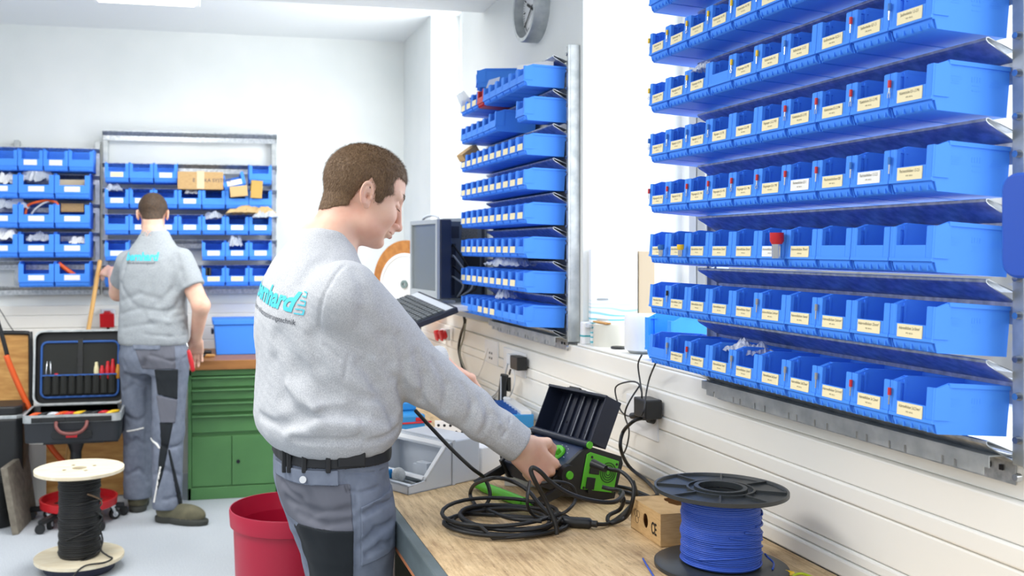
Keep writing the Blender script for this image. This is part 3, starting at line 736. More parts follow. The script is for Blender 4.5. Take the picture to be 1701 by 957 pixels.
# ================================================================ people
def poly_sd(x, z, P):
    P = np.array(P, dtype=np.float32); d = np.full(x.shape, 1e9, dtype=np.float32); s = np.ones(x.shape, dtype=np.float32); n = len(P)
    j = n-1
    for i in range(n):
        ex, ez = P[j]-P[i]; wx, wz = x-P[i, 0], z-P[i, 1]
        h = np.clip((wx*ex+wz*ez)/(ex*ex+ez*ez), 0, 1); bx_, bz_ = wx-ex*h, wz-ez*h
        d = np.minimum(d, bx_*bx_+bz_*bz_)
        c1, c2, c3 = z >= P[i, 1], z < P[j, 1], ex*wz > ez*wx
        s = np.where((c1 & c2 & c3) | (~c1 & ~c2 & ~c3), -s, s); j = i
    return s*np.sqrt(d)
HAIRP = [(-.2, -.078), (-.078, -.070), (-.0325, -.040), (-.026, 0), (-.010, .034), (.006, .02), (.018, -.012), (.030, -.012), (.040, .010), (.054, .022), (.043, .045), (.052, .063), (.079, .058), (.14, .066), (.14, .2), (-.2, .2)]
def cranium(q, o=0):
    d = ell(q, (-.010, 0, .030), (.091+o, .075+o, .081+o))
    return smin(d, ell(q, (.02, 0, .034), (.066+o, .064+o, .073+o)), .02)
def head_sdf(q):
    a = q.copy(); a[:, 1] = np.abs(a[:, 1])                # mirrored
    d = cranium(q)
    d = smin(d, ell(q, (.030, 0, -.035), (.054, .055, .076)), .03)        # face
    d = smin(d, ell(a, (.018, .030, -.066), (.052, .032, .027)), .022)      # jaw
    d = smin(d, ell(q, (.068, 0, -.089), (.020, .021, .016)), .018)         # chin
    d = smin(d, ell(a, (.058, .036, -.028), (.026, .022, .024)), .02)      # cheek bone
    d = smin(d, cap(a, (.082, .004, .026), (.068, .044, .024), .009, .007), .014)  # brow
    d = smax(d, -ell(a, (.094, .032, .004), (.020, .017, .013)), .012)     # eye socket
    d = smin(d, ell(a, (.069, .031, .002), (.0145, .0155, .0125)), .004)   # lids
    d = creases(d, a, [((.084, .020, -.002), (.072, .046, -.001), .0025, .0022)])
    d = smin(d, cap(q, (.087, 0, .012), (.104, 0, -.034), .0065, .0086), .010)  # nose bridge
    d = smin(d, ell(q, (.104, 0, -.0395), (.0120, .0100, .0090)), .006)
    d = smin(d, ell(a, (.094, .0125, -.0395), (.0110, .0070, .0075)), .004)   # wings
    d = smax(d, -ell(a, (.0995, .0070, -.0485), (.0060, .0035, .004)), .003)    # nostril
    d = creases(d, a, [((.086, .019, -.030), (.088, .0175, -.044), .0022, .0020)])
    d = smin(d, ell(q, (.086, 0, -.056), (.014, .022, .016)), .010)            # muzzle
    d = smin(d, cap(a, (.0950, 0, -.0550), (.085, .0225, -.0570), .0046, .0018), .004)   # upper lip
    d = smin(d, cap(a, (.0940, 0, -.0655), (.085, .018, -.0625), .0054, .0025), .004)  # lower lip
    d = creases(d, a, [((.1005, 0, -.0600), (.084, .027, -.0590), .0020, .0034), ((.094, .016, -.038), (.082, .031, -.058), .005, .0014), ((.091, 0, -.0755), (.088, .012, -.0755), .006, .0022)])
    # ear
    th = math.radians(-12); E = np.array([[math.cos(th), 0, math.sin(th)], [0, 1, 0], [-math.sin(th), 0, math.cos(th)]], dtype=np.float32)
    e = a-A(-.008, .078, -.006); e = e@E
    sp = .30; e2 = e.copy(); e2[:, 1] = e[:, 1]+e[:, 0]*sp          # flares backwards
    plate = ell(e2, (0, 0, 0), (.0160, .0042, .0265)); plate = smin(plate, ell(e2, (.005, -.001, -.0225), (.0075, .0042, .0095)), .005)
    rr_ = np.sqrt((e2[:, 0]/.0142)**2+((e2[:, 2]-.003)/.0230)**2); rim = np.sqrt(((rr_-1)*.0142)**2+(e2[:, 1]-.0036)**2)-.0028
    rim = rim+.004*np.clip((e2[:, 0]-.002)/.004, 0, 1)*np.clip((.002-e2[:, 2])/.006, 0, 1)
    r2_ = np.sqrt(((e2[:, 0]-.001)/.0080)**2+((e2[:, 2]+.001)/.0150)**2); anti = np.sqrt(((r2_-1)*.0080)**2+(e2[:, 1]-.0030)**2)-.0022
    anti = anti+.004*np.clip((e2[:, 0]-.002)/.004, 0, 1)
    ear = smin(smin(plate, rim, .002), anti, .002)
    ear = smax(ear, -ell(e2, (.0035, .005, -.004), (.0060, .0075, .0085)), .002)
    ear = smin(ear, ell(e2, (.0125, .003, -.006), (.0035, .004, .0055)), .002)
    return smin(d, ear, .005)
def hand_sdf(q, curl=(70, 80, 40), spread=1.0, s=1.0, thumb=None, side=1):
    """q in hand frame: x to fingers, y to thumb side, z back of hand"""
    q = q/s
    d = rbox(q, (.043, -.002, -.001), (.046, .040, .0145), .0135)
    d = smin(d, cap(q, (-.02, 0, 0), (.02, 0, 0), .028, .026), .02) if False else smin(d, ell(q, (.0, 0, 0), (.04, .030, .021)), .018)
    fing = [(.088, .029, (.046, .027, .021), .0098), (.092, .0095, (.050, .031, .022), .0100), (.088, -.0105, (.046, .029, .021), .0094), (.080, -.0285, (.036, .021, .018), .0083)]
    for i, (x, y, L, r) in enumerate(fing):
        p = np.array([x, y, 0.0]); ang = 0
        d = smin(d, ell(q, (x, y, .004), (.012, .010, .011)), .008)
        f = None
        base = p-np.array([.02, 0, 0])
        f = cap(q, base, p, r*.9, r*1.05)
        for k in range(3):
            ang += math.radians(curl[k]+(i-1.5)*3)
            n = p+L[k]*np.array([math.cos(ang), (i-1.5)*-.06*spread, -math.sin(ang)])
            g = cap(q, p, n, r*(1.04-.09*k), r*(.95-.09*k)); f = smin(f, g, .002); p = n
        d = smin(d, f, .0028)
    T = thumb or [(.018, .026, -.006), (.050, .052, -.018), (.078, .056, -.036), (.096, .046, -.050)]
    t = smin(cap(q, T[0], T[1], .0165, .0135), cap(q, T[1], T[2], .0125, .0108), .004); t = smin(t, cap(q, T[2], T[3], .0108, .0088), .003)
    return smin(d, t, .012)*s
def boot_sdf(q):
    """x toe, z up, origin heel-ankle on the ground"""
    up = smin(ell(q, (.0, 0, .075), (.055, .043, .075)), ell(q, (.11, 0, .045), (.105, .050, .050)), .04)
    up = smin(up, cap(q, (0, 0, .06), (-.005, 0, .13), .048, .046), .02)
    up = smax(up, .02-q[:, 2], .008)
    sole = smax(np.minimum(ell(q, (.115, 0, .018), (.115, .054, .06)), ell(q, (.0, 0, .018), (.062, .046, .06))), np.abs(q[:, 2]-.014)-.014, .004)
    d = smin(up, sole, .004)
    return creases(d, q, [((.2, .06, .032), (-.05, .05, .032), .004, .002), ((.2, -.06, .032), (-.05, -.05, .032), .004, .002)])
def pix_folds(lines, fn, L):
    """crease segments laid on the cloth surface where the photo shows folds"""
    uv = [p for pts, w, dep in lines for p in pts]
    if not uv: return []
    D = np.array([V(ray(u, v).normalized()) for u, v in uv]); q = np.array([V(onD(u, v, 1.5)) for u, v in uv])
    for _ in range(160):
        d = fn(q.astype(np.float32)); q = q+D*(np.clip(d*.7, -.02, .2)*(np.abs(d) > .0005))[:, None]
    ok = np.abs(fn(q.astype(np.float32))) < .003; Q = L(q.astype(np.float32)); out = []; i = 0
    for pts, w, dep in lines:
        for k in range(len(pts)-1):
            if ok[i+k] and ok[i+k+1]: out.append((Q[i+k], Q[i+k+1], w, dep))
        i += len(pts)
    return out
class Frame:
    def __init__(s, M): s.M = M.copy(); s.R = rotm(M); s.t = V(M.translation)
    def loc(s, p): return (p-s.t)@s.R
def W2L(fr, w): return (V(w)-fr.t)@fr.R
M_skin = mat('skin', (230, 190, 166), .5, sss=.12, noise=(16, (222, 170, 148), 4), bump=(500, .04))
M_skin_hand = M_skin
M_hair1 = mat('short_brown_hair', (126, 100, 72), .6, noise=(420, (92, 70, 50), 3, (1, 1, .5)), spec=.4)
M_hair2 = mat('hair_dark_brown', (80, 60, 42), .7, noise=(120, (52, 40, 30), 4))
M_swe = mat('heather_grey_sweat', (200, 202, 205), .9, noise=(620, (174, 177, 182), 3, (1, 1, .5), (.38, .62)), bump=(500, .12), spec=.2)
M_tee = mat('heather_grey_tee', (166, 172, 176), .9, noise=(160, (152, 158, 164), 4), spec=.2)
M_tr = mat('work_trouser_grey', (124, 132, 148), .85, noise=(30, (112, 120, 136), 4), bump=(700, .1), spec=.2)
M_tr2 = mat('work_trouser_dark_grey', (104, 106, 116), .85, bump=(700, .1), spec=.2)
M_trb = mat('work_trouser_black', (38, 42, 46), .85, bump=(700, .1), spec=.2)
M_cyan = mat('logo_cyan', (74, 196, 214), .7); M_logo = mat('logo_dark', (46, 52, 66), .7)
M_boot = mat('boot_olive', (104, 100, 78), .8, noise=(20, (86, 84, 66), 4)); M_sole = mat('boot_sole', (58, 60, 56), .8)
M_eye = mat('eye', (235, 232, 228), .2); M_belt = mat('belt_black', (32, 34, 38), .6)

def back_text(name, s, size, m, parent, fr, cloth, y0, z0, slant=0, xs=1.0, bold=0, extra=None, off=.0016, start=-.4):
    if extra is not None: me = extra
    else: me = text_mesh(s, size, 0, align='LEFT', bold=bold)
    bm = bmesh.new(); bm.from_mesh(me)
    for v in bm.verts: v.co.x *= xs
    for _ in range(4):
        bmesh.ops.triangulate(bm, faces=bm.faces[:])
        L = [e for e in bm.edges if e.calc_length() > .012]
        if not L: break
        bmesh.ops.subdivide_edges(bm, edges=L, cuts=1)
    bmesh.ops.triangulate(bm, faces=bm.faces[:])
    P = np.array([v.co[:] for v in bm.verts], dtype=np.float32)
    c, s_ = math.cos(slant), math.sin(slant); x, y = P[:, 0]*c-P[:, 1]*s_, P[:, 0]*s_+P[:, 1]*c
    Q = np.stack([np.full(len(x), start, dtype=np.float32), y0-x, z0+y], -1)
    Wd = Q@fr.R.T+fr.t; dr = fr.R[:, 0]
    for _ in range(60): Wd = Wd+np.maximum(cloth(Wd)*.7-off*.7, -1)[:, None]*dr
    for v, w in zip(bm.verts, Wd): v.co = w
    me2 = bpy.data.meshes.new(name); bm.to_mesh(me2); bm.free(); me2.materials.clear(); me2.materials.append(m)
    o = bpy.data.objects.new(name, me2); COL.objects.link(o); o.parent = parent; o.matrix_parent_inverse = parent.matrix_basis.inverted()
    return o

def make_person(C):
    fr = Frame(C['frame']); L = fr.loc
    toL = lambda w: W2L(fr, w)
    hf = Frame(C['head'])
    J = {k: toL(v) for k, v in C['joints'].items()}
    neck0 = toL(C['head'] @ Vector((-.028, 0, -.06))); 
    hands = [Frame(C['handR']), Frame(C['handL'])]
    def torso(q, k=1.0):
        return loft(q, [(z, cx, cy, ax*k, ay*k) for z, cx, cy, ax, ay in C['torso']], .025)
    def arms(q, r, k):
        o = None
        for s in 'RL':
            a = cap(q, J['sh'+s], J['el'+s], r[0], r[1]); b_ = cap(q, J['el'+s], J['wr'+s], r[1], r[2])
            g = smin(a, b_, .02); o = g if o is None else np.minimum(o, g)
        return o
    def legs(q, r, k=.03):
        o = None
        for s in 'RL':
            g = smin(cap(q, J['hip'+s], J['kn'+s], r[0], r[1]), cap(q, J['kn'+s], J['an'+s], r[1], r[2]), .03)
            o = g if o is None else smin(o, g, .012)
        return o
    def neck(q): return cap(q, neck0, J['neck'], .053, C.get('nr', .064))
    def body(p):
        q = L(p); d = torso(q, .88); d = smin(d, neck(q), .035)
        d = smin(d, arms(q, C.get('ar', (.050, .040, .027)), 0), .03)
        d = smin(d, smin(loft(q, C['pelvis'], .04)+.02, legs(q, (.078, .055, .042)), .03), .03)
        d = smin(d, head_sdf(hf.loc(p)), .014)
        for s, H in zip('RL', hands):
            d = smin(d, hand_sdf(H.loc(p), C['curl'+s], s=C.get('hs', 1)), .012)
        for s in 'RL': d = smin(d, cap(q, J['an'+s], J['an'+s]*.5+J['toe'+s]*.5+A(0, 0, -.02), .032, .022), .02)
        return d
    lo, hi = C['lo'], C['hi']
    zones = [(V(o_), V(n_)/np.linalg.norm(V(n_)), rad, hh) for o_, n_, rad, hh in C.get('zones', [])]
    def zsd(p, z): return np.maximum(-((p-z[0])@z[1]), nrm(p-z[0])-z[2])
    def body0(p):
        d = body(p)
        for z in zones: d = np.maximum(d, -zsd(p, z))
        return d
    bo = sdf_object('person', body0 if zones else body, lo, hi, C['h'], M_skin)
    for z in zones:      # finer sampling of head and hands, same body mesh
        zo = sdf_object('tmp', lambda p: np.maximum(body(p), zsd(p, z)), z[0]-z[2]-.01, z[0]+z[2]+.01, z[3], M_skin)
        bm = bmesh.new(); bm.from_mesh(bo.data); bm.from_mesh(zo.data); bm.to_mesh(bo.data); bm.free(); bpy.data.objects.remove(zo)
    tag(bo, C['label'], 'person')
    # ---- upper garment
    def shirt(p):
        q = L(p); d = torso(q)
        sl = None
        for s in 'RL':
            a, e, w = J['sh'+s], J['el'+s], J['wr'+s]
            if C['long']:
                g = smin(cap(q, a, e, C['sr'][0], C['sr'][1]), cap(q, e, w, C['sr'][1], C['sr'][2]), .02)
                ww = (w-e)/np.linalg.norm(w-e); g = smax(g, (q-w)@ww-.004, .006)
                t_ = (q-e)@ww; g = g-.003*np.sin(t_*90+3*q[:, 2]*10)*np.exp(-((t_-.16)/.06)**2)
            else:
                m = a+(e-a)*C['slen']; ww = (e-a)/np.linalg.norm(e-a)
                g = cap(q, a, m+ww*.03, C['sr'][0], C['sr'][1]); g = smax(g, (q-m)@ww, .004)
            sl = g if sl is None else np.minimum(sl, g)
        d = smin(d, sl, C.get('kk', .03))
        d = d+.0024*fbm(p, 16, C['seed'])+.0012*fbm(p, 55, C['seed']+1)
        d = creases(d, q, C['folds'])
        d = smax(d, -(neck(q)-.004) if False else -(cap(q, neck0, J['neck'], .050, C['collar'])), .004)
        return d
    C['folds'] = list(C['folds'])+pix_folds(C.get('pf', []), shirt, L)
    sh = sdf_object('sweatshirt' if C['long'] else 't_shirt', shirt, lo, hi, C['hc'], C['shirt'], bo, slack=2.0)
    def band(p):     # collar rib
        q = L(p); d0 = cap(q, neck0, J['neck'], .050, C['collar'])
        n = J['neck']-neck0; n = n/np.linalg.norm(n)
        return np.maximum(np.maximum(np.abs(d0)-.004, shirt(p)-.003), -shirt(p)-.012)
    sdf_object('collar', band, lo, hi, C['hc'], C['shirt'], sh)
    # ---- trousers
    def trou0(q, p):
        d = smin(loft(q, C['pelvis'], .012), legs(q, C['lr']), .035)
        d = d+.003*fbm(p, 20, C['seed']+3)+.0012*fbm(p, 60, 4)
        return creases(d, q, C['tfolds'])
    def trousers(p):
        q = L(p); d = trou0(q, p)
        return smax(d, C['hem']-q[:, 2], .006)
    C['tfolds'] = list(C['tfolds'])+pix_folds(C.get('tpf', []), trousers, L)
    tr = sdf_object('trousers', trousers, lo, hi, C['hc'], M_tr, bo, slack=2.0)
    for nm, m, reg, off in C['patches']:
        sdf_object(nm, (lambda p, reg=reg, off=off: np.maximum(np.maximum(trousers(p)-off, reg(p, L(p))), -trousers(p)-.008)), lo, hi, C['hp'], m, tr, one=True, slack=1.8)
    if C.get('belt'):
        z0, z1 = C['belt']
        sdf_object('belt', lambda p: np.maximum(np.maximum(trousers(p)-.0045, np.abs(L(p)[:, 2]-(z0+z1)/2)-(z1-z0)/2), -trousers(p)-.006), lo, hi, C['hp'], M_belt, bo)
    # ---- boots
    for s in 'RL':
        a, t_ = J['an'+s], J['toe'+s]; d = t_-a; dl = Vector((float(d[0]), float(d[1]), 0)).normalized()
        o = C['frame'] @ Vector((float(a[0]), float(a[1]), C.get('bz', 0)))
        x = (C['frame'].to_3x3() @ dl).normalized(); F = Frame(frame(x, Vector((0, 0, 1)).cross(x), (0, 0, 1), o))
        sc = C.get('bs', 1.0)
        sdf_object('work_boot', lambda p: boot_sdf(F.loc(p)/sc)*sc, V(o)-.36, V(o)+A(.36, .36, .28), C['hc'], [M_boot, M_sole], bo, face_mat=lambda c: (F.loc(c.astype(np.float32))[:, 2] < .033))
    # ---- hair: cap plus short strands
    hc_ = C['head']
    def hair(p):
        q = hf.loc(p); ps = poly_sd(q[:, 0], q[:, 2], HAIRP); t_ = np.clip(-ps/.03, 0, 1)
        d = smin(smin(cranium(q), ell(q, (.030, 0, -.035), (.054, .055, .076)), .03), neck(L(p)), .03)-(.001+.0032*t_*(2-t_))+.0006*fbm(p, 160, 2)
        return smax(d, ps+.002*fbm(p, 120, 5), .003)
    ctr = V(hc_.translation)
    ho = sdf_object('hair', hair, ctr-.17, ctr+.17, .003, C['hairm'], bo)
    P = np.array([v.co[:] for v in ho.data.vertices]); N = np.array([v.normal[:] for v in ho.data.vertices])
    rs = np.random.RandomState(3); idx = rs.randint(0, len(P), C['strands']); vs = []; fs = []
    Rh = hf.R
    for i in idx:
        p, n = P[i], N[i]
        ql = (p-ctr)@Rh
        if (n@Rh)@(ql-A(-.01, 0, .02)) < 0: continue
        down = Rh@np.array([.25 if ql[2] > .06 else -.1, 0, -1.0]) ; tg = down-n*(down@n); tg = tg/(np.linalg.norm(tg)+1e-6)
        flow = tg*(.8 if ql[2] < .09 else .5)+rs.normal(size=3)*.22
        Lh = rs.uniform(.004, .009)*(1.0 if ql[2] > -.02 else .55)
        sd = np.cross(n, flow); sd = sd/(np.linalg.norm(sd)+1e-6)*.00042
        b0 = p+rs.normal(size=3)*.0012; tip = b0+n*Lh*.32+flow*Lh
        k = len(vs); vs += [tuple(b0-sd), tuple(b0+sd), tuple(b0+sd*.6+n*Lh*.25+flow*Lh*.5), tuple(b0-sd*.6+n*Lh*.25+flow*Lh*.5), tuple(tip)]
        fs += [(k, k+1, k+2, k+3), (k+3, k+2, k+4)]
    mb = MB(); mb.add(vs, fs); so = mb.build('hair_strands', C['hairm'], ho); so['kind'] = 'stuff'
    # ---- brows, eyes, lips
    for s in (-1, 1):
        e = MB(); e.sph(tuple(hc_ @ Vector((.0665, s*.031, .0005))), .0125, 16); e.build('eye', M_eye, bo, smooth=True)
        w = MB()
        for k in range(70):
            t_ = rs.rand(); b0 = Vector((.0905-.020*t_*t_-.001, s*(.014+.032*t_), .023+.006*math.sin(t_*2.4)+rs.normal()*.0016)); dv = Vector((-.006, s*.008, .002+rs.normal()*.0015))
            a_, c_ = hc_ @ (b0+Vector((.0022, s*.0004, 0))), hc_ @ (b0+dv+Vector((.0015, s*.001, 0))); w.cyl(a_, c_, .0005, .0002, n=4)
        w.build('eyebrow', C['hairm'], bo)
        w = MB()
        for k in range(26):
            t_ = k/25; b0 = Vector((.084-.009*t_*t_, s*(.020+.023*t_), -.0025)); w.cyl(hc_ @ b0, hc_ @ (b0+Vector((.006, s*.002, -.003))), .0004, .0001, n=4)
        w.build('eyelash', M_hair2, bo)
    def lips(p):
        q = hf.loc(p); a = q.copy(); a[:, 1] = np.abs(a[:, 1])
        r_ = np.minimum(cap(a, (.097, 0, -.0555), (.086, .0225, -.0575), .0054, .0018), cap(a, (.0955, 0, -.0655), (.086, .0185, -.0625), .0062, .002))
        return np.maximum(head_sdf(q)-.0005, r_)
    lc = V(hc_ @ Vector((.095, 0, -.063)))
    sdf_object('lips', lips, lc-.035, lc+.035, .0015, mat('lips', (200, 128, 116), .45), bo)
    return bo, fr, shirt, sh, tr, trousers

# ---------------------------------------------------------------- worker at the bench
YAW1 = math.radians(8)
F1 = RT((.297, 2.2, 0), rz=YAW1)
hd1 = Matrix.Translation(onD(603, 324, 2.235)) @ Matrix.Rotation(math.radians(3), 4, 'Z') @ Matrix.Rotation(math.radians(22), 4, 'Y')
wrR = onD(862, 738, 2.20); 
hxr = Vector((.70, .10, -.70)).normalized(); hyr = Vector((.70, .05, .70)); hyr = (hyr-hxr*hyr.dot(hxr)).normalized(); 
handR1 = frame(hxr, hyr, hxr.cross(hyr), wrR+hxr*.012)
wrL = onD(730, 602, 2.62)
hxl = Vector((.85, .25, -.45)).normalized(); hyl = Vector((.2, -.95, -.1)); hyl = (hyl-hxl*hyl.dot(hxl)).normalized()
zl = hxl.cross(hyl); handL1 = frame(hxl, hyl, -zl, wrL+hxl*.01)     # mirrored hand
def inreg(f): return f
def boxreg(x0, x1, z0, z1, y1=9, y0=-9, sk=0, sk2=0):
    def f(p, q):
        x = p[:, 0]-sk*(p[:, 2]-z0); z = p[:, 2]-sk2*(p[:, 0]-x0)
        return np.maximum(np.maximum(np.maximum(x0-x, x-x1), np.maximum(z0-z, z-z1)), np.maximum(p[:, 1]-y1, y0-p[:, 1]))
    return f
C1 = dict(zones=[(F1 @ Vector((-.005, 0, 1.455)), Vector((.35, 0, 1)), .34, .0021), (wrR-Vector((.02, 0, -.015)), hxr, .25, .0021), (wrL-Vector((.02, 0, -.01)), hxl, .25, .003)], frame=F1, head=hd1, handR=handR1, handL=handL1, long=True, seed=5, kk=.016, h=.006, hc=.0034, hp=.0024,
    joints=dict(shR=onD(572, 494, 2.04), elR=onD(706, 628, 2.165), wrR=wrR, shL=F1 @ Vector((.0, .185, 1.35)), elL=Vector((.48, 2.47, 1.14)), wrL=wrL,
                neck=F1 @ Vector((-.024, 0, 1.40)),
                hipR=F1 @ Vector((.015, -.092, .86)), hipL=F1 @ Vector((.015, .092, .86)), knR=F1 @ Vector((.035, -.10, .5)), knL=F1 @ Vector((.10, .13, .5)),
                anR=F1 @ Vector((-.01, -.11, .10)), anL=F1 @ Vector((.03, .15, .10)), toeR=F1 @ Vector((.15, -.14, .0)), toeL=F1 @ Vector((.19, .18, .0))),
    torso=[(1.0, -.008, 0, .120, .172), (1.02, -.008, 0, .148, .194), (1.055, -.008, 0, .162, .206), (1.12, -.008, 0, .160, .208), (1.2, -.012, 0, .152, .205), (1.3, -.030, 0, .140, .200), (1.36, -.036, 0, .122, .180), (1.41, -.036, 0, .100, .135), (1.45, -.030, 0, .080, .088), (1.485, -.016, 0, .064, .068), (1.50, -.008, 0, .060, .064)],
    pelvis=[(.80, .020, 0, .088, .160), (.86, .004, 0, .110, .172), (.92, -.002, 0, .122, .178), (.97, -.002, 0, .124, .172), (1.03, .0, 0, .122, .166)],
    sr=(.080, .062, .043), lr=(.099, .075, .072), hem=.05, collar=.066, belt=(.984, 1.022),
    curlR=(50, 86, 60), curlL=(30, 35, 20), hs=.98,
    folds=[], tfolds=[],
    pf=[([(572, 440), (549, 470), (534, 505), (530, 545), (541, 575), (563, 597)], .0045, .0035), ([(579, 592), (573, 627), (581, 675)], .004, .003), ([(602, 684), (600, 710), (590, 738)], .004, .003),
        ([(462, 560), (492, 615), (540, 655), (592, 676)], .022, .011), ([(470, 706), (505, 690), (550, 684), (600, 692)], .014, .010), ([(480, 722), (530, 706), (590, 706), (640, 716)], .014, -.008),
        ([(600, 605), (628, 640), (652, 690)], .012, .009), ([(620, 600), (650, 640), (662, 680)], .012, -.006), ([(440, 738), (490, 728), (545, 733), (600, 730)], .008, .007), ([(610, 735), (640, 725), (662, 712)], .008, .007),
        ([(455, 600), (470, 660), (500, 700)], .018, .008), ([(520, 560), (530, 610), (560, 650)], .014, .007), ([(560, 640), (600, 662), (640, 664)], .010, .006), ([(476, 640), (520, 680), (575, 672)], .012, -.006),
        ([(430, 690), (465, 706), (500, 704)], .010, .008), ([(600, 520), (640, 560), (650, 600)], .014, .006), ([(662, 560), (672, 600), (668, 640)], .010, .007), ([(690, 590), (705, 625), (700, 665)], .010, .007), ([(720, 600), (742, 640), (738, 680)], .009, .006),
        ([(640, 600), (690, 640), (740, 690)], .012, -.004), ([(770, 640), (785, 670), (775, 705)], .008, .005), ([(800, 660), (812, 690), (800, 722)], .008, .006), ([(848, 694), (836, 725), (812, 757)], .004, .004), ([(820, 680), (828, 705), (812, 738)], .006, -.003),
        ([(540, 430), (520, 440), (500, 470)], .014, .004), ([(590, 450), (606, 490), (600, 540)], .016, .005)],
    tpf=[([(478, 828), (520, 850), (585, 846)], .010, .006), ([(495, 852), (540, 872), (585, 866)], .009, .005), ([(600, 856), (625, 842), (652, 826)], .008, .006), ([(600, 905), (625, 880), (650, 866)], .009, .006), ([(591, 806), (594, 860), (592, 957)], .0032, .003),
         ([(572, 800), (578, 816), (600, 818), (630, 808), (648, 792)], .0032, .004), ([(573, 778), (575, 790), (572, 800)], .003, .003), ([(573, 784), (610, 786), (640, 780)], .003, .003), ([(610, 920), (632, 905), (648, 900)], .008, .005), ([(470, 800), (500, 830), (512, 860)], .009, .004)],
    patches=[('seat_patch', M_tr2, boxreg(.165, .318, .856, .952, 2.19, sk=-.05), .0022), ('pocket_flap', M_tr, boxreg(.150, .288, .946, .976, 2.19, sk2=.04), .0055),
             ('thigh_pocket', M_trb, boxreg(.212, .318, .52, .857, 2.19), .004), ('front_pocket', M_tr, boxreg(.335, .42, .78, .905, 2.19, sk2=.25), .003), ('knee_pad_panel', M_trb, (lambda p, q: np.maximum(np.maximum(p[:, 2]-.62, .36-p[:, 2]), .345-p[:, 0])), .004)],
    shirt=M_swe, hairm=M_hair1, strands=34000, label='person in a grey sweatshirt and work trousers, leaning over the bench to turn a dial',
    lo=(-.1, 1.75, -.02), hi=(1.0, 2.85, 1.76))
p1, fr1, shirt1, sw1, tr1, trs1 = make_person(C1)
mk = MB()
for k in range(6):
    z = -.025+.0092*k; 
    mk.add([(0, z, 0), (.014, z, 0), (.014, z+.0025, 0), (0, z+.0025, 0)], [(0, 1, 2, 3)]); mk.add([(.0115, z, 0), (.014, z, 0), (.014, z+.0092, 0), (.0115, z+.0092, 0)], [(0, 1, 2, 3)]) if k % 2 == 0 and k < 5 else None
mo = mk.build('tmp', M_cyan); ladder = mo.data; bpy.data.objects.remove(mo)
SL = math.radians(-8)
back_text('back_print', 'bernhard', .056, M_cyan, sw1, fr1, shirt1, .045, 1.362, slant=SL, xs=.97, bold=.0022)
back_text('back_print_mark', '', 0, M_cyan, sw1, fr1, shirt1, .045-.206*math.cos(SL), 1.366+.206*math.sin(SL), slant=SL, xs=1.25, extra=ladder)
back_text('back_print_line', 'Elektro- und Automatisierungstechnik', .0165, M_logo, sw1, fr1, shirt1, .055, 1.324, slant=SL, xs=.86)
b = MB(); c = onD(501, 797, 2.03); 
def snap(fn, p, d, off=0):
    P = V(p)[None]; D = V(d)
    for _ in range(60): P = P+(fn(P)*.8-off)[:, None]*D
    return Vector([float(t) for t in P[0]])
vd = ray(503, 797).normalized()
for (u, v, nm, r) in ((503, 797, 'pocket_button', .0075),):
    c = snap(trs1, onD(u, v, 1.9), ray(u, v).normalized(), .009); b = MB(); b.cyl(c-vd*.006, c+vd*.006, r, n=16); b.build(nm, M_chrome, p1, smooth='auto')
c = snap(trs1, onD(584, 757, 1.9), ray(584, 757).normalized(), .006); b = MB(); b.T = frame((1, 0, 0), (0, 1, 0), (0, 0, 1), c); b.box((0, 0, 0), (.06, .012, .045), b=.003); b.build('belt_pouch', M_belt, p1, bevel=.002)
for u in (472, 480, 505, 545):
    c = snap(trs1, onD(u, 764, 1.8), ray(u, 764).normalized(), .006); b = MB(); b.box(tuple(c), (.010, .010, .055)); b.build('belt_loop', M_belt, p1, bevel=.002)

# ---------------------------------------------------------------- worker at the back
YAW2 = math.radians(66)
o2 = onD(256, 600, 5.25); F2 = RT((o2.x, o2.y, 0), rz=YAW2)
hd2 = Matrix.Translation(onD(254, 356, 5.32)) @ Matrix.Rotation(math.radians(90), 4, 'Z') @ Matrix.Rotation(math.radians(24), 4, 'Y')
wr2 = onD(325, 566, 5.32); hx = Vector((.05, .5, -.85)).normalized(); hy = Vector((-1, .1, 0)); hy = (hy-hx*hy.dot(hx)).normalized()
wl2 = onD(187, 452, 5.75); hxl2 = Vector((-.55, .75, .1)).normalized(); hyl2 = Vector((.6, .4, .6)); hyl2 = (hyl2-hxl2*hyl2.dot(hxl2)).normalized()
def X2_(u, v, d=5.1): p = onD(u, v, d); return p
def pxreg(pts, d=5.15, front=None):
    P = [onD(u, v, d) for u, v in pts]; poly = [(q.x, q.z) for q in P]
    def f(p, q): return np.maximum(poly_sd(p[:, 0], p[:, 2], poly), q[:, 0]-(front if front is not None else .02))
    return f
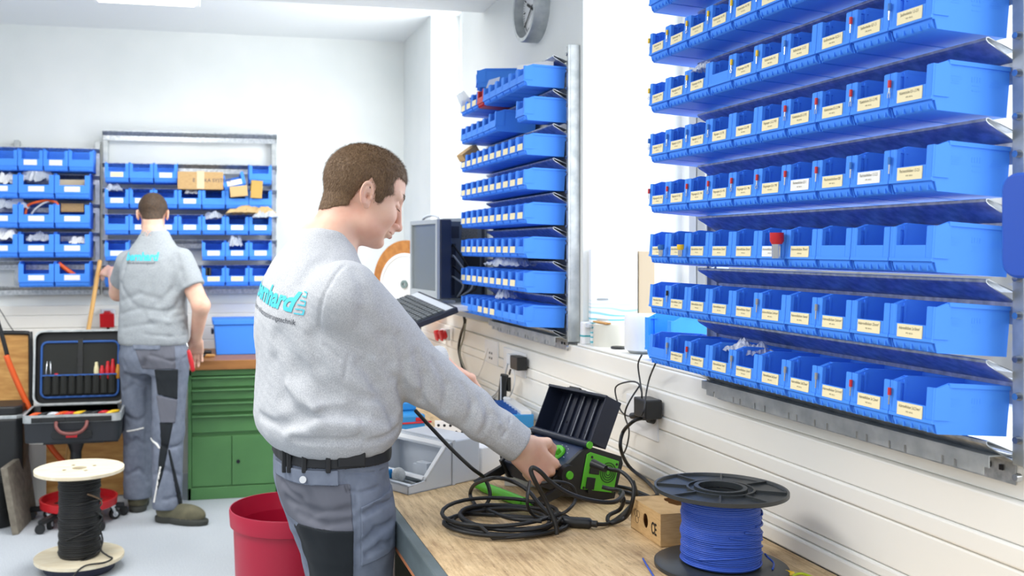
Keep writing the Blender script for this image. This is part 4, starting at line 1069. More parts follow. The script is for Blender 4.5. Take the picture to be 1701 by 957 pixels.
C2 = dict(nr=.054, frame=F2, head=hd2, handR=frame(hx, hy, hx.cross(hy), wr2), handL=frame(hxl2, hyl2, -hxl2.cross(hyl2), wl2), long=False, seed=9, h=.006, hc=.007, hp=.0055,
    joints=dict(shR=onD(300, 434, 5.22), elR=onD(334, 508, 5.16), wrR=wr2, shL=onD(214, 438, 5.34), elL=onD(196, 486, 5.5), wrL=wl2,
                neck=onD(256, 392, 5.27), hipR=onD(283, 596, 5.22), hipL=onD(229, 594, 5.32), knR=onD(279, 715, 5.18), knL=onD(231, 712, 5.34),
                anR=onD(277, 838, 5.14), anL=onD(229, 832, 5.36), toeR=onD(325, 850, 5.09), toeL=onD(232, 835, 5.55)),
    torso=[(.925, -.01, 0, .122, .190), (.95, -.01, 0, .130, .194), (1.05, -.01, 0, .128, .190), (1.15, -.01, 0, .122, .182), (1.25, -.01, 0, .122, .185), (1.33, -.008, 0, .118, .188), (1.40, -.004, 0, .106, .165), (1.45, .0, 0, .085, .132), (1.49, .005, 0, .072, .098), (1.53, .012, 0, .062, .074), (1.55, .012, 0, .056, .066)],
    pelvis=[(.78, -.01, 0, .10, .165), (.86, -.012, 0, .125, .185), (.93, -.005, 0, .122, .178), (.98, .0, 0, .115, .170), (1.0, .0, 0, .112, .168)],
    ar=(.056, .046, .029), sr=(.074, .068), slen=.60, lr=(.100, .082, .078), hem=.075, collar=.070,
    curlR=(35, 45, 25), curlL=(25, 30, 20), hs=.98, bs=1.06,
    folds=[], tfolds=[],
    pf=[([(202, 522), (235, 512), (270, 518), (300, 512)], .012, .005), ([(205, 545), (250, 538), (308, 548)], .012, .005), ([(203, 500), (232, 488), (262, 496)], .014, .005), ([(300, 450), (286, 480), (262, 505)], .016, .005), ([(310, 480), (296, 505), (275, 525)], .014, .005),
        ([(262, 440), (250, 475), (246, 500)], .018, .004), ([(200, 470), (216, 500), (240, 520)], .014, .004), ([(240, 555), (280, 560), (310, 556)], .010, .004), ([(295, 425), (300, 450), (306, 470)], .012, .006), ([(215, 425), (206, 450), (202, 470)], .012, .004), ([(305, 530), (280, 535), (250, 528)], .012, -.006)],
    tpf=[([(240, 600), (246, 650), (246, 720), (246, 800)], .016, .014), ([(205, 600), (222, 625), (245, 630)], .012, .008), ([(204, 650), (222, 640), (240, 648)], .012, .009), ([(208, 690), (228, 700), (244, 690)], .012, .009), ([(206, 740), (226, 730), (242, 740)], .012, .008), ([(210, 790), (230, 780), (242, 790)], .012, .009),
         ([(262, 735), (280, 745), (302, 738)], .010, .009), ([(256, 790), (275, 780), (298, 790)], .012, .009), ([(252, 820), (275, 830), (300, 822)], .012, .009), ([(210, 820), (228, 832), (244, 822)], .012, .009), ([(300, 620), (298, 660), (304, 700)], .010, .006), ([(250, 590), (285, 600), (312, 592)], .010, .006)],
    patches=[('rear_pocket', M_tr2, pxreg([(222, 570), (290, 572), (292, 612), (236, 612)]), .0035), ('pocket_flap', M_tr, pxreg([(219, 566), (268, 570), (266, 580), (222, 580)]), .008), ('thigh_pocket', M_trb, pxreg([(257, 613), (296, 613), (295, 662), (262, 653)]), .006),
             ('tool_pocket', M_tr2, pxreg([(260, 655), (295, 663), (291, 700), (267, 699)]), .008), ('calf_stripe', M_trb, pxreg([(266, 699), (288, 700), (281, 735), (272, 780), (262, 812), (264, 760), (268, 730)]), .004),
             ('shin_stripe', M_trb, pxreg([(279, 742), (283, 744), (300, 815), (303, 838), (297, 834)]), .006), ('reflective_stripe', M_wlabel, pxreg([(207, 722), (237, 716), (237, 719), (207, 725)]), .004), ('reflective_piping', M_wlabel, pxreg([(266, 770), (269, 770), (258, 830), (255, 830)]), .006),
             ('reflective_stripe', M_wlabel, pxreg([(243, 724), (262, 733), (268, 742), (264, 742), (258, 735), (243, 727)]), .004)],
    shirt=M_tee, hairm=M_hair2, strands=5000, label='person in a grey t-shirt seen from behind, standing at the green cabinet',
    lo=V(o2)*A(1, 1, 0)+A(-.6, -.5, -.02), hi=V(o2)*A(1, 1, 0)+A(.6, .75, 1.82))
p2, fr2, shirt2, sw2, tr2, trs2 = make_person(C2)
def wtext(s, size, m, u0, v0, nm, xs, bold):
    # print on the shirt of the back worker, laid out in the plane of the back
    p = W2L(fr2, onD(u0, v0, 5.1)); return back_text(nm, s, size, m, sw2, fr2, shirt2, float(p[1]), float(p[2]), xs=xs, bold=bold, off=.002)
wtext('bernhard', .060, M_cyan, 196, 427, 'back_print', .86, .003)
wtext('Elektro- und Automatisierungstechnik', .018, M_logo, 198, 437, 'back_print_line', .62, 0)
# ================================================================ furniture at the back
CYF = 5.70
def cp(u, v, y=CYF): return onY(u, v, y)
cx0, cx1 = cp(312, 700).x, cp(463, 700).x; ctop = cp(390, 613).z
t = empty('workshop_cabinet', 'green steel workshop cabinet with drawers and doors under the wooden top', 'cabinet', ((cx0+cx1)/2, CYF, 0)); T0 = Matrix.Translation((-(cx0+cx1)/2, -CYF, 0))
b = MB(); b.T = T0; b.box2((cx0, CYF+.02, .0), (cx1, BY-.06, ctop)); b.box2((cx0, CYF, 0), (cx0+.02, CYF+.02, ctop)); b.box2((cx1-.02, CYF, 0), (cx1, CYF+.02, ctop)); b.box2((cx0, CYF, 0), (cx1, CYF+.02, .07)); b.box2((cx0, CYF, ctop-.035), (cx1, CYF+.02, ctop))
b.build('body', M_cab, t, bevel=.003)
for va, vb in ((624, 642), (645, 663), (667, 684), (688, 717)):
    za, zb_ = cp(390, va).z, cp(390, vb).z
    b = MB(); b.T = T0; b.box2((cx0+.023, CYF+.004, zb_), (cx1-.023, CYF+.02, za-.006)); o = b.build('drawer', M_cab, t, bevel=.002)
    h_ = MB(); h_.T = T0; h_.prism([(CYF+.004, za-.006), (CYF-.014, za-.002), (CYF-.016, za-.010), (CYF-.012, za-.013), (CYF+.004, za-.014)], cx0+.023, cx1-.023, ax='x'); h_.build('grip_rail', M_cab, o)
za, zb_ = cp(390, 724).z, .075; xm = cp(385, 760).x
for a, c_, hx_ in ((cx0+.023, xm-.002, None), (xm+.002, cx1-.023, .035)):
    b = MB(); b.T = T0; b.box2((a, CYF+.004, zb_), (c_, CYF+.02, za)); o = b.build('cabinet_door', M_cab, t, bevel=.002)
    if hx_:
        k = MB(); k.T = T0; k.cyl((a+hx_, CYF+.004, cp(390, 767).z), (a+hx_, CYF-.002, cp(390, 767).z), .011); k.build('lock', M_dark, o, smooth='auto')
# wooden top
b = MB(); b.box2((cx0-.02, CYF-.025, ctop), (cx1+.02, BY-.052, ctop+.055)); o = b.build('cabinet_worktop', M_ply2 if 'M_ply2' in globals() else mat('oak_worktop', (176, 120, 66), .45, noise=(6, (140, 92, 48), 5, (.6, 4, 4))), bevel=.004)
tag(o, 'wooden worktop lying on the green cabinet at the back', 'worktop'); wz = ctop+.055
# blue lidded crate on the worktop
a, c = onY(358, 583, 5.95), onY(430, 530, 5.95)
t = empty('storage_crate', 'blue plastic storage crate standing on the wooden worktop at the back', 'crate', ((a.x+c.x)/2+.04, 6.1, wz))
w_ = (c.x-a.x)+.1; hh = c.z-wz
b = MB(); b.prism([(-w_/2+.015, 0), (w_/2-.015, 0), (w_/2, hh-.03), (-w_/2, hh-.03)], -.15, .15, ax='y'); b.build('crate_body', M_blue, t, bevel=.006)
b = MB(); b.box((0, 0, hh-.018), (w_+.016, .32, .026), b=.01); b.build('rim', M_blue, t, bevel=.003)
b = MB(); b.box((-w_/2-.006, 0, hh*.62), (.016, .1, .03)); b.build('handle', M_navy, t, bevel=.003)
for i, (u, v, u2, v2, m, r, lab, nm) in enumerate(((330, 580, 357, 577, M_ply, .011, 'wooden handled tool lying on the worktop beside the blue crate', 'hand_tool'), (322, 588, 346, 590, M_black, .012, 'black tool lying at the left edge of the wooden worktop', 'hand_tool'), (338, 571, 352, 574, M_black, .014, 'black tool handle lying behind the wooden one on the worktop', 'hand_tool'))):
    p, q = onY(u, v, 5.82), onY(u2, v2, 5.82); p.z = q.z = wz+r+.001+(.0 if i < 2 else 0)
    if i == 2: p.y = q.y = 5.98
    b = MB(); b.tube([p, (p+q)/2, q], lambda s, r=r: r*(.65+.35*math.sin(PI*s)), n=12, smooth=4); tag(b.build(nm, m, smooth=True), lab, 'tool')
# red tool hanging from the trouser pocket
t = empty('screwdriver', 'red screwdriver sticking out of the back worker trouser pocket', 'screwdriver', onD(316, 578, 5.13))
p0 = t.location.copy(); b = MB(); b.tube([onD(u, v, 5.13)-p0 for u, v in ((313, 582), (317, 598), (321, 617))], lambda s: .009+.004*math.sin(PI*s), n=12, smooth=4); b.build('handle', M_red, t, smooth=True)
b = MB(); b.tube([onD(u, v, 5.13)-p0 for u, v in ((310, 570), (313, 582))], .004, n=8); b.build('shaft', M_chrome, t, smooth=True)
# broom handle
a, c = onY(166, 433, 6.10), onY(144, 600, 5.95)
c2 = c+(c-a)*1.9; c2.z = .02
b = MB(); b.cyl(c2, a, .013, n=14); tag(b.build('broom_handle', mat('broom_wood', (206, 160, 92), .5), smooth='auto'), 'long wooden broom handle leaning against the back wall racks', 'broom handle')
# red CEE plug at the back wall
def cee(name, label, M, s=1.0, parent=None):
    t = empty(name, label, 'socket'); t.matrix_world = M; t.location, t.rotation_euler = M.translation, M.to_euler()
    b = MB(); b.box((0, .012*s, 0), (.07*s, .03*s, .085*s), b=.008); b.build('back_box', M_lgrey, t, bevel=.003)
    b = MB(); b.cyl((0, 0, 0), (0, -.035*s, -.008*s), .033*s, .030*s, n=24); b.build('socket_body', M_red, t, smooth='auto')
    b = MB(); b.T = Matrix.Rotation(.25, 4, 'X'); b.box((0, -.042*s, .0), (.07*s, .01*s, .07*s), b=.005); b.box((0, -.03*s, .036*s), (.03*s, .03*s, .012*s)); b.build('flap', M_red, t, bevel=.004)
    return t
cee('cee_socket', 'red industrial socket on the back wall above the tool case', Matrix.Translation(onY(179, 528, BY-.08)), 1.25)
b = MB(); b.tube([onY(179, 541, BY-.08), onY(180, 556, BY-.08), onY(176, 600, BY-.08), onY(170, 660, BY-.08)], .009, n=8, smooth=4); tag(b.build('socket_cable', M_rubber, smooth=True), 'black cable hanging from the red socket on the back wall', 'cable')
# plywood panels at back
def board(name, label, quad, y, th, m, lean=0, cat='board'):
    P = [onY(u, v, y+lean*k) for (u, v), k in zip(quad, (0, 0, 1, 1))]
    P = [q for q in P]
    b = MB(); b.add([tuple(q) for q in P]+[tuple(q+Vector((0, th, 0))) for q in P], [(0, 1, 2, 3), (7, 6, 5, 4), (0, 4, 5, 1), (1, 5, 6, 2), (2, 6, 7, 3), (3, 7, 4, 0)])
    return tag(b.build(name, m, bevel=.002), label, cat)
ps = board('plywood_sheet', 'plywood panel with rounded dark edge standing at the far left wall', [(-60, 824), (47, 824), (47, 556), (-60, 556)], 5.95, .02, M_ply)
b = MB(); b.tube([onY(u, v, 5.95) for u, v in ((-60, 553), (38, 553), (47, 556), (51, 564), (52, 700))], .013, n=8, smooth=3); b.build('edge_profile', M_black, ps, smooth=True)
o = board('plywood_crate_side', 'plywood board low behind the tool case and the standing worker', [(75, 822), (236, 822), (236, 640), (75, 640)], 5.9, .02, M_ply)
board('white_sheet', 'white panel standing behind the tool case stand', [(46, 830), (76, 830), (76, 738), (46, 738)], 5.80, .02, mat('panel_white', (222, 224, 220), .6))
# grey felt board leaning
P = [onZ(20, 890, .0), onZ(52, 856, .0)]; A0 = P[0]; A1 = P[1]
tp0 = onY(0, 778, A0.y+.05); tp1 = onY(37, 752, A1.y+.05)
b = MB(); n_ = Vector((.03, .012, 0)); Q = [A0, A1, tp1, tp0]
b.add([tuple(q) for q in Q]+[tuple(q+n_) for q in Q], [(3, 2, 1, 0), (4, 5, 6, 7), (0, 1, 5, 4), (1, 2, 6, 5), (2, 3, 7, 6), (3, 0, 4, 7)])
tag(b.build('felt_board', mat('felt_grey', (128, 122, 110), .95, noise=(30, (108, 102, 92), 5), bump=(80, .5)), bevel=.004), 'grey fibre board leaning upright on the floor at the far left', 'board')
# orange hose
b = MB(); b.tube([onY(u, v, 5.6) for u, v in ((-30, 440), (-8, 520), (4, 560), (12, 590))], .012, n=8, smooth=5); tag(b.build('hose', M_black, smooth=True), 'black cable hanging down at the far left edge', 'cable')
b = MB(); b.tube([onY(u, v, 5.6) for u, v in ((10, 590), (22, 620), (40, 660), (62, 705), (86, 745), (106, 768))], .016, n=10, smooth=5); tag(b.build('hose', M_orange, smooth=True), 'orange hose hanging down behind the tool case', 'hose')
b = MB(); b.tube([onY(u, v, 6.3) for u, v in ((-20, 490), (0, 515), (14, 538), (24, 552))], .003, n=6, smooth=5); tag(b.build('thin_wire', M_rubber, smooth=True), 'thin black wire on the wall above the plywood panel', 'wire')
# black case far left
def case(name, label, u0, u1, v0, v1, y, dep):
    a, c = onY(u0, v1, y), onY(u1, v0, y); w_, h_ = c.x-a.x, c.z-a.z
    t = empty(name, label, 'case', ((a.x+c.x)/2, y, a.z))
    b = MB(); b.box((0, dep/2, h_*.42), (w_, dep, h_*.84), b=.03); b.build('shell', M_black, t, bevel=.01)
    b = MB(); b.box((0, dep/2, h_*.86), (w_+.004, dep+.004, .018), b=.03); b.build('rim', M_galv2, t, bevel=.002)
    b = MB(); b.box((0, dep/2, h_*.94), (w_-.01, dep-.01, h_*.12), b=.03); b.build('lid', M_black, t, bevel=.01)
    return t
t = case('tool_case', 'closed black tool case standing upright at the far left edge', -75, 37, 675, 806, 5.45, .25)
t.location.z = max(t.location.z, 0)
b = MB(); b.box2((-.35, 0, -t.location.z), (.16, .25, -.002)); b.build('pedestal', M_black, t)
# yellow tray and barrel on the floor
pz = onZ(88, 838, .0); b = MB()
b.prism([(-.16, 0), (.16, 0), (.2, .11), (-.2, .11)], -.12, .12, ax='y'); b.box((0, 0, .115), (.42, .26, .012)); o = b.build('yellow_tray', M_yel, bevel=.006); o.location = (pz.x, pz.y+.25, 0.0); tag(o, 'yellow plastic tray on the floor under the tool case', 'tray')
pz = onZ(-8, 872, 0); b = MB(); b.lathe([(.09, 0), (.105, .02), (.105, .10), (.10, .105), (.10, .16), (.105, .17), (.105, .24), (.08, .25), (0, .25)], 28); o = b.build('barrel', M_black, smooth='auto'); o.location = (pz.x, pz.y, 0); tag(o, 'dark grey round canister on the floor at the far left edge', 'canister')
# red dolly
c = onZ(131, 850, .02); dz = .115
c = onZ(131, 829, dz); t = empty('red_dolly', 'round red plastic dolly on casters behind the cable drum', 'dolly', (c.x, c.y, 0)); R = .195
b = MB(); b.lathe([(0, dz-.035), (R-.02, dz-.035), (R, dz-.028), (R+.004, dz+.012), (R-.006, dz+.012), (R-.012, dz-.022), (0, dz-.022)], 48); b.build('plate', M_red, t, smooth='auto')
def caster(parent, x, y, z, rz, r=.028):
    e = bpy.data.objects.new('caster', None)
    b = MB(); T = RT((x, y, 0), rz=rz); b.T = T
    b.box((0, 0, z-.004), (.04, .04, .006)); b.prism([(-.006, z-.006), (.012, z-.006), (.03, r*.9), (.02, r*.7)], -.017, -.013, ax='y'); b.prism([(-.006, z-.006), (.012, z-.006), (.03, r*.9), (.02, r*.7)], .013, .017, ax='y')
    o = b.build('caster', M_chrome, parent)
    w = MB(); w.T = T; w.cyl((.022, -.011, r), (.022, .011, r), r, n=24); w.build('wheel', M_rubber, o, smooth='auto')
    w = MB(); w.T = T; w.cyl((.022, -.0125, r), (.022, .0125, r), r*.5, n=20); w.build('wheel_hub', M_lgrey, o, smooth='auto')
for a in (-.1, 1.2, 2.6, 3.9, 5.1): caster(t, (R-.03)*math.cos(a), (R-.03)*math.sin(a), dz-.035, a+.6)
# tool case on a rolling stand
yc = 5.22
a, c = onY(37, 738, yc), onY(200, 690, yc); W_, ox = c.x-a.x, (a.x+c.x)/2; zb0, zr = a.z, onY(120, 690, yc).z; Dp = .34
t = empty('tool_case', 'open black tool case with aluminium rim standing on a pedestal', 'tool case', (ox, yc, zb0)); hb = zr-zb0
def rrect(w, d, r, n=4): return [(p, q) for p, q in rr(-w/2, -d/2, w/2, d/2, r, n)]
b = MB(); O = rrect(W_, Dp, .035); I = rrect(W_-.016, Dp-.016, .03)
def tray_mesh(b, O, I, h, fl, T=None):
    n = len(O); vs = [(x, y, 0) for x, y in rrect_s(O, .97)]+[(x, y, h) for x, y in O]+[(x, y, h) for x, y in I]+[(x, y, fl) for x, y in I]
    fs = [tuple(range(n))[::-1], tuple(range(3*n, 4*n))]
    for k in range(3): fs += [(k*n+i, k*n+(i+1) % n, (k+1)*n+(i+1) % n, (k+1)*n+i) for i in range(n)]
    b.add(vs, fs, 0, T)
def rrect_s(O, s): return [(x*s, y*s) for x, y in O]
tray_mesh(b, O, I, hb, hb-.05, Matrix.Translation((0, Dp/2, 0))); b.build('lower_shell', mat('case_shell', (34, 38, 44), .5, bump=(300, .15)), t, smooth='auto')
def rimring(b, O, I, z0, z1, T):
    n = len(O); vs = [(x, y, z0) for x, y in O]+[(x, y, z1) for x, y in O]+[(x, y, z1) for x, y in I]+[(x, y, z0) for x, y in I]
    fs = []
    for k in range(4): fs += [(k*n+i, k*n+(i+1) % n, ((k+1) % 4)*n+(i+1) % n, ((k+1) % 4)*n+i) for i in range(n)]
    b.add(vs, fs, 0, T)
b = MB(); rimring(b, rrect(W_+.008, Dp+.008, .037), I, hb-.035, hb+.004, Matrix.Translation((0, Dp/2, 0))); b.build('aluminium_rim', M_galv2, t, smooth='auto')
b = MB(); b.box((0, -.006, hb-.02), (W_*.82, .006, .026)); 
for s in (-1, 1): b.box((s*W_*.12, -.012, hb-.016), (.05, .008, .02)); b.box((s*W_*.36, -.01, hb-.018), (.035, .006, .018))
b.build('latch_strip', M_black, t, bevel=.001)
b = MB(); hw = .075; b.tube([(-hw, -.012, hb-.03), (-hw*.95, -.03, hb-.055), (-hw*.6, -.04, hb-.08), (0, -.042, hb-.088), (hw*.6, -.04, hb-.08), (hw*.95, -.03, hb-.055), (hw, -.012, hb-.03)], .009, n=10, smooth=4); b.build('carry_handle', mat('handle_red_brown', (120, 66, 62), .5), t, smooth=True)
b = MB(); b.prism(rr(-.10, .018, .10, .060, .02), -.008, .002, ax='y'); o = b.build('pull_recess', M_black, t, bevel=.002)
b = MB(); b.box((.0, -.012, .038), (.055, .008, .024)); b.build('red_badge', M_red, o, bevel=.002)
# lid, hinged at the back, leaning slightly back
lh = .40; Tl = RT((0, Dp-.01, hb+.005), rx=math.radians(90-6))
lt, lb_ = MB(), MB(); LO = rrect(W_, lh, .045); LI = rrect(W_-.02, lh-.02, .038)
def TL(z=0): return RT((0, Dp-.012, hb+.008), rx=math.radians(-7)) @ Matrix.Rotation(PI/2, 4, 'X') @ Matrix.Translation((0, lh/2, z))
# shell: open side faces the viewer (local +z after rotation points to -y)
n = len(LO); vs = [(x*.985, y*.985, -.085) for x, y in LO]+[(x, y, 0) for x, y in LO]+[(x, y, 0) for x, y in LI]+[(x, y, -.05) for x, y in LI]
fs = [tuple(range(n))[::-1], tuple(range(3*n, 4*n))]
for k in range(3): fs += [(k*n+i, k*n+(i+1) % n, (k+1)*n+(i+1) % n, (k+1)*n+i) for i in range(n)]
b = MB(); b.add(vs, fs, 0, TL()); lid = b.build('lid', M_black, t, smooth='auto')
b = MB(); rimring(b, rrect(W_+.006, lh+.006, .047), rrect(W_-.014, lh-.014, .04), -.02, .004, TL()); b.build('lid_rim', M_galv2, lid, smooth='auto')
b = MB(); pts = [Vector((x, y, -.012)) for x, y in rrect(W_-.075, lh-.10, .03)]; b.T = TL(); b.tube([tuple(p-Vector((0, .012, 0))) for p in pts], .0065, n=8, closed=True); b.build('blue_piping', mat('piping_blue', (40, 88, 160), .6), lid, smooth=True)
M_pock = mat('pocket_black', (36, 38, 36), .85, bump=(200, .2))
b = MB(); b.T = TL(); b.box((0, -.02, -.03), (W_-.08, lh-.11, .03)); b.build('lid_insert', M_pock, lid)
b = MB(); b.T = TL(); b.box((.0, .055, -.008), (.026, .20, .008)); b.box((0, .06, -.003), (.03, .02, .006)); b.box((0, .01, -.003), (.03, .015, .006)); b.build('strap', mat('strap_black', (24, 26, 26), .5), lid)
for k in range(9):
    x = -(W_-.10)/2+(W_-.10)*(k+.5)/9; b = MB(); b.T = TL(); w_ = (W_-.10)/9
    b.prism([(-w_*.5, -.012), (-w_*.32, .006), (0, .012), (w_*.32, .006), (w_*.5, -.012)], -lh/2+.055, -lh/2+.155, T=Matrix.Translation((x, 0, 0)) , ax='y') ; b.build('tool_pocket', M_pock, lid, smooth='auto')
b = MB(); b.T = TL(); b.box((0, -lh/2+.157, .0), (W_-.09, .008, .016)); b.build('pocket_edge', mat('piping_blue', (40, 88, 160), .6), lid)
def lt_tool(x, h, col, kind, lab):
    e = empty('screwdriver' if kind != 'tweezers' else 'tweezers', lab, 'screwdriver' if kind != 'tweezers' else 'tweezers'); M = Matrix.Translation(t.location) @ TL() @ Matrix.Translation((x, -lh/2+.15, -.012))
    e.location = M.translation; e.rotation_euler = M.to_euler()
    if kind == 'tweezers':
        for s in (-1, 1): b = MB(); b.tube([(s*.012, -.05, 0), (s*.012, .03, 0), (s*.008, h, 0)], .004, n=8); b.build('prong', M_tin, e, smooth=True)
    else:
        b = MB(); b.tube([(0, -.02, 0), (0, .008, 0), (0, h*.5, 0), (0, h*.75, 0), (0, h, 0)], lambda s: .009+.005*math.sin(PI*min(1, s*1.3)) if s < .98 else .006, n=12, smooth=3); b.build('handle', col, e, smooth=True)
        b = MB(); b.tube([(0, h*.42, 0), (0, h*.52, 0)], .0125, n=12); b.build('grip_ring', M_orange if col is M_red else M_red, e, smooth='auto')
lt_tool(-.165, .085, None, 'tweezers', 'long silver tweezers in the left pocket of the open tool case')
lt_tool(.085, .075, mat('clear_handle', (222, 214, 170), .3), 'sd', 'clear handled screwdriver in the lid of the open tool case')
lt_tool(.115, .055, M_red, 'sd', 'short red screwdriver beside the clear one in the tool case lid')
lt_tool(.145, .078, M_red, 'sd', 'middle red screwdriver in the tool case lid')
lt_tool(.172, .090, M_red, 'sd', 'tallest red and orange screwdriver in the tool case lid')
lt_tool(.200, .060, mat('handle_amber', (206, 140, 40), .4), 'sd', 'amber handled screwdriver at the right of the tool case lid')
lt_tool(-.125, .018, M_red, 'sd', 'small red tool tip in a left pocket of the tool case lid')
rnd = random.Random(4)
nm_ = ['leftmost', 'second', 'third', 'fourth', 'fifth', 'sixth', 'seventh', 'eighth', 'ninth', 'rightmost']
for k in range(10):
    x = -W_/2+.05+(W_-.1)*k/9; col = [M_orange, M_black, M_lgrey, M_orange, M_red, M_yel, M_black, M_black, M_red, M_yel][k]
    b = MB(); b.tube([(x-.025, .05+.02*(k % 3), hb-.012), (x, .07, hb-.001), (x+.03, .10+.03*(k % 2), hb-.008)], .010, n=8, smooth=3)
    o = b.build('pliers', [col, M_chrome], smooth=True); o.location = t.location; tag(o, '%s of the tool handles in the open tool case base' % nm_[k], 'pliers', 'pliers and tools in the case base')
b = MB(); b.T = Matrix.Translation((0, .17, 0)); b.cyl((0, 0, -zb0+.13), (0, 0, -.02), .03, .028, n=20); b.cyl((0, 0, -.10), (0, 0, -.02), .022, .05, n=20); b.box((0, 0, -.012), (.30, .2, .02)); 
b.cyl((.05, -.02, -.03), (.22, -.06, -.02), .007); b.build('pedestal', M_black, t, smooth='auto')
for k in range(5):
    a = 2*PI*k/5+.3; b = MB(); b.T = Matrix.Translation((0, .17, -zb0)); b.tube([(0, 0, .12), (.14*math.cos(a), .14*math.sin(a), .07), (.25*math.cos(a), .25*math.sin(a), .055)], .016, n=8); b.cyl((.25*math.cos(a), .25*math.sin(a)-.01, .025), (.25*math.cos(a), .25*math.sin(a)+.01, .025), .025, n=16); b.build('leg', M_black, t, smooth='auto')

# ---------------------------------------------------------------- white cable drum
c = onZ(132, 925, .055); t = empty('cable_drum', 'plywood cable drum wound with black wire on the floor', 'cable drum', (c.x, c.y, 0)); 
M_birch = mat('birch_flange', (236, 226, 200), .6, noise=(9, (224, 210, 180), 4, (1, 5, 1)))
R = .195; zt = onY(132, 778, c.y).z
for nm, z in (('bottom_flange', .05), ('top_flange', zt-.012)):
    b = MB(); b.lathe([(.032, 0), (R, 0), (R, .014), (.032, .014), (.032, 0)], 56, 0, Matrix.Translation((0, 0, z)), close=False); f = b.build(nm, M_birch, t, smooth='auto')
    if nm[0] == 't':
        for k in range(4): a = PI/2*k+.5; q = MB(); q.cyl((.07*math.cos(a), .07*math.sin(a), z+.0141), (.07*math.cos(a), .07*math.sin(a), z+.0146), .009, n=14); q.build('bolt_hole', mat('hole_brown', (110, 96, 60), .8), f)
        q = MB(); q.cyl((0, 0, z-.02), (0, 0, z+.004), .031, n=24); q.build('core_hole', mat('hole_brown', (110, 96, 60), .8), f)
def winding(b, R0, z0, z1, r, seed, turns, jit=.5, n=48, cyl=None):
    rnd = random.Random(seed); pts = []; N = turns*n
    ph = [rnd.uniform(-1, 1) for _ in range(turns+2)]
    for i in range(N+1):
        k = i/n; a = 2*PI*k; j = int(k); f = k-j; o = ph[j]*(1-f)+ph[j+1]*f
        pts.append((math.cos(a)*(R0+o*r*jit), math.sin(a)*(R0+o*r*jit), z0+(z1-z0)*k/turns+r*jit*1.2*math.sin(a*1.0+ph[j]*0)*0+o*r*.5))
    b.tube(pts, r, n=6)
b = MB(); b.cyl((0, 0, .06), (0, 0, zt-.02), .086, n=40); wd = b.build('wire_winding', M_rubber, t, smooth='auto')
b = MB(); winding(b, .088, .07, zt-.018, .0042, 1, 44, 1.0); b.build('wire_turns', M_rubber, wd, smooth=True)['kind'] = 'stuff'
for k in range(5):
    b = MB(); z = .1+.06*k; pts = [(math.cos(a)*.096, math.sin(a)*.096, z+(.06+.02*k)*math.sin(a*.5+k)) for a in [2*PI*i/40-2.6+.5*k for i in range(24)]]; b.tube(pts, .004, n=6); b.build('loose_turn', M_rubber if k != 3 else mat('wire_brown', (120, 96, 70), .5), wd, smooth=True)
b = MB(); b.tube([(.09, -.05, .20), (.105, -.05, .14), (.10, -.07, .10), (.13, -.08, .075), (.15, -.10, .069), (.12, -.15, .068), (.04, -.19, .07), (-.01, -.22, .03)], .004, n=8, smooth=6); b.build('wire_tail', M_rubber, wd, smooth=True)
b = MB(); b.lathe([(0, 0), (.145, 0), (.155, .01), (.155, .048), (0, .049)], 40); o = b.build('drum_turntable', mat('turntable_navy', (24, 30, 56), .5), smooth='auto'); o.location = (c.x, c.y, 0.0); tag(o, 'dark blue round turntable under the plywood cable drum', 'turntable')
# red waste bin
c = onD(480, 840, 3.12); zr = c.z; R = .190
t = empty('waste_bin', 'large round red plastic waste bin on the floor behind the bench worker', 'waste bin', (c.x, c.y, 0))
b = MB(); b.lathe([(0, 0), (R*.80, 0), (R*.82, .006), (R*.93, zr-.055), (R*.90, zr-.055), (R*.79, .01), (0, .01)], 56); b.build('bin_body', M_red2 if 'M_red2' in globals() else mat('waste_red', (170, 16, 52), .42, bump=(300, .05)), t, smooth='auto')
b = MB(); b.lathe([(R*.93, zr-.056), (R*.985, zr-.052), (R, zr-.006), (R*.99, zr), (R*.975, zr), (R*.965, zr-.01), (R*.90, zr-.056), (R*.93, zr-.056)], 56, close=False); b.build('rolled_rim', mat('waste_red', (170, 16, 52)), t, smooth='auto')
# ================================================================ bench and things on it
BZ = .85; BX0, BX1 = .422, WX-.051; BYE = 4.9
b = MB(); b.box2((BX0+.026, -.3, BZ-.035), (BX1, BYE, BZ)); o = b.build('bench_top', M_bench)
t = empty('workbench', 'long steel edged wooden workbench running along the right wall', 'workbench', (.8, 2.0, 0)); T0 = Matrix.Translation((-.8, -2.0, 0))
o.parent = t; o.matrix_parent_inverse = T0
def bb(name, p, q, m, par=None, bev=.002):
    b = MB(); b.T = T0; b.box2(p, q); return b.build(name, m, par or t, bevel=bev)
bb('steel_edge', (BX0, -.3, BZ-.055), (BX0+.0255, BYE, BZ+.0015), M_steel, bev=.003)
bb('edge_trim', (BX0+.002, -.3, BZ-.066), (BX0+.03, BYE, BZ-.0555), mat('trim_copper', (190, 120, 80), .5))
M_bl = mat('bench_leg', (120, 122, 108), .5, .3, noise=(8, (96, 98, 88), 4)); M_cream2 = mat('bench_cream', (226, 220, 178), .6)
for y in (-.2, 1.6, 2.33, 4.8): bb('leg', (BX0+.05, y, 0), (BX0+.11, y+.06, BZ-.066), M_bl)
for y in (.6, 2.4, 4.8): bb('rear_leg', (BX1-.12, y, 0), (BX1-.06, y+.06, BZ-.066), M_bl)
o = bb('drawer_cabinet', (BX0+.06, .2, .12), (BX1-.1, 2.15, BZ-.07), M_bl)
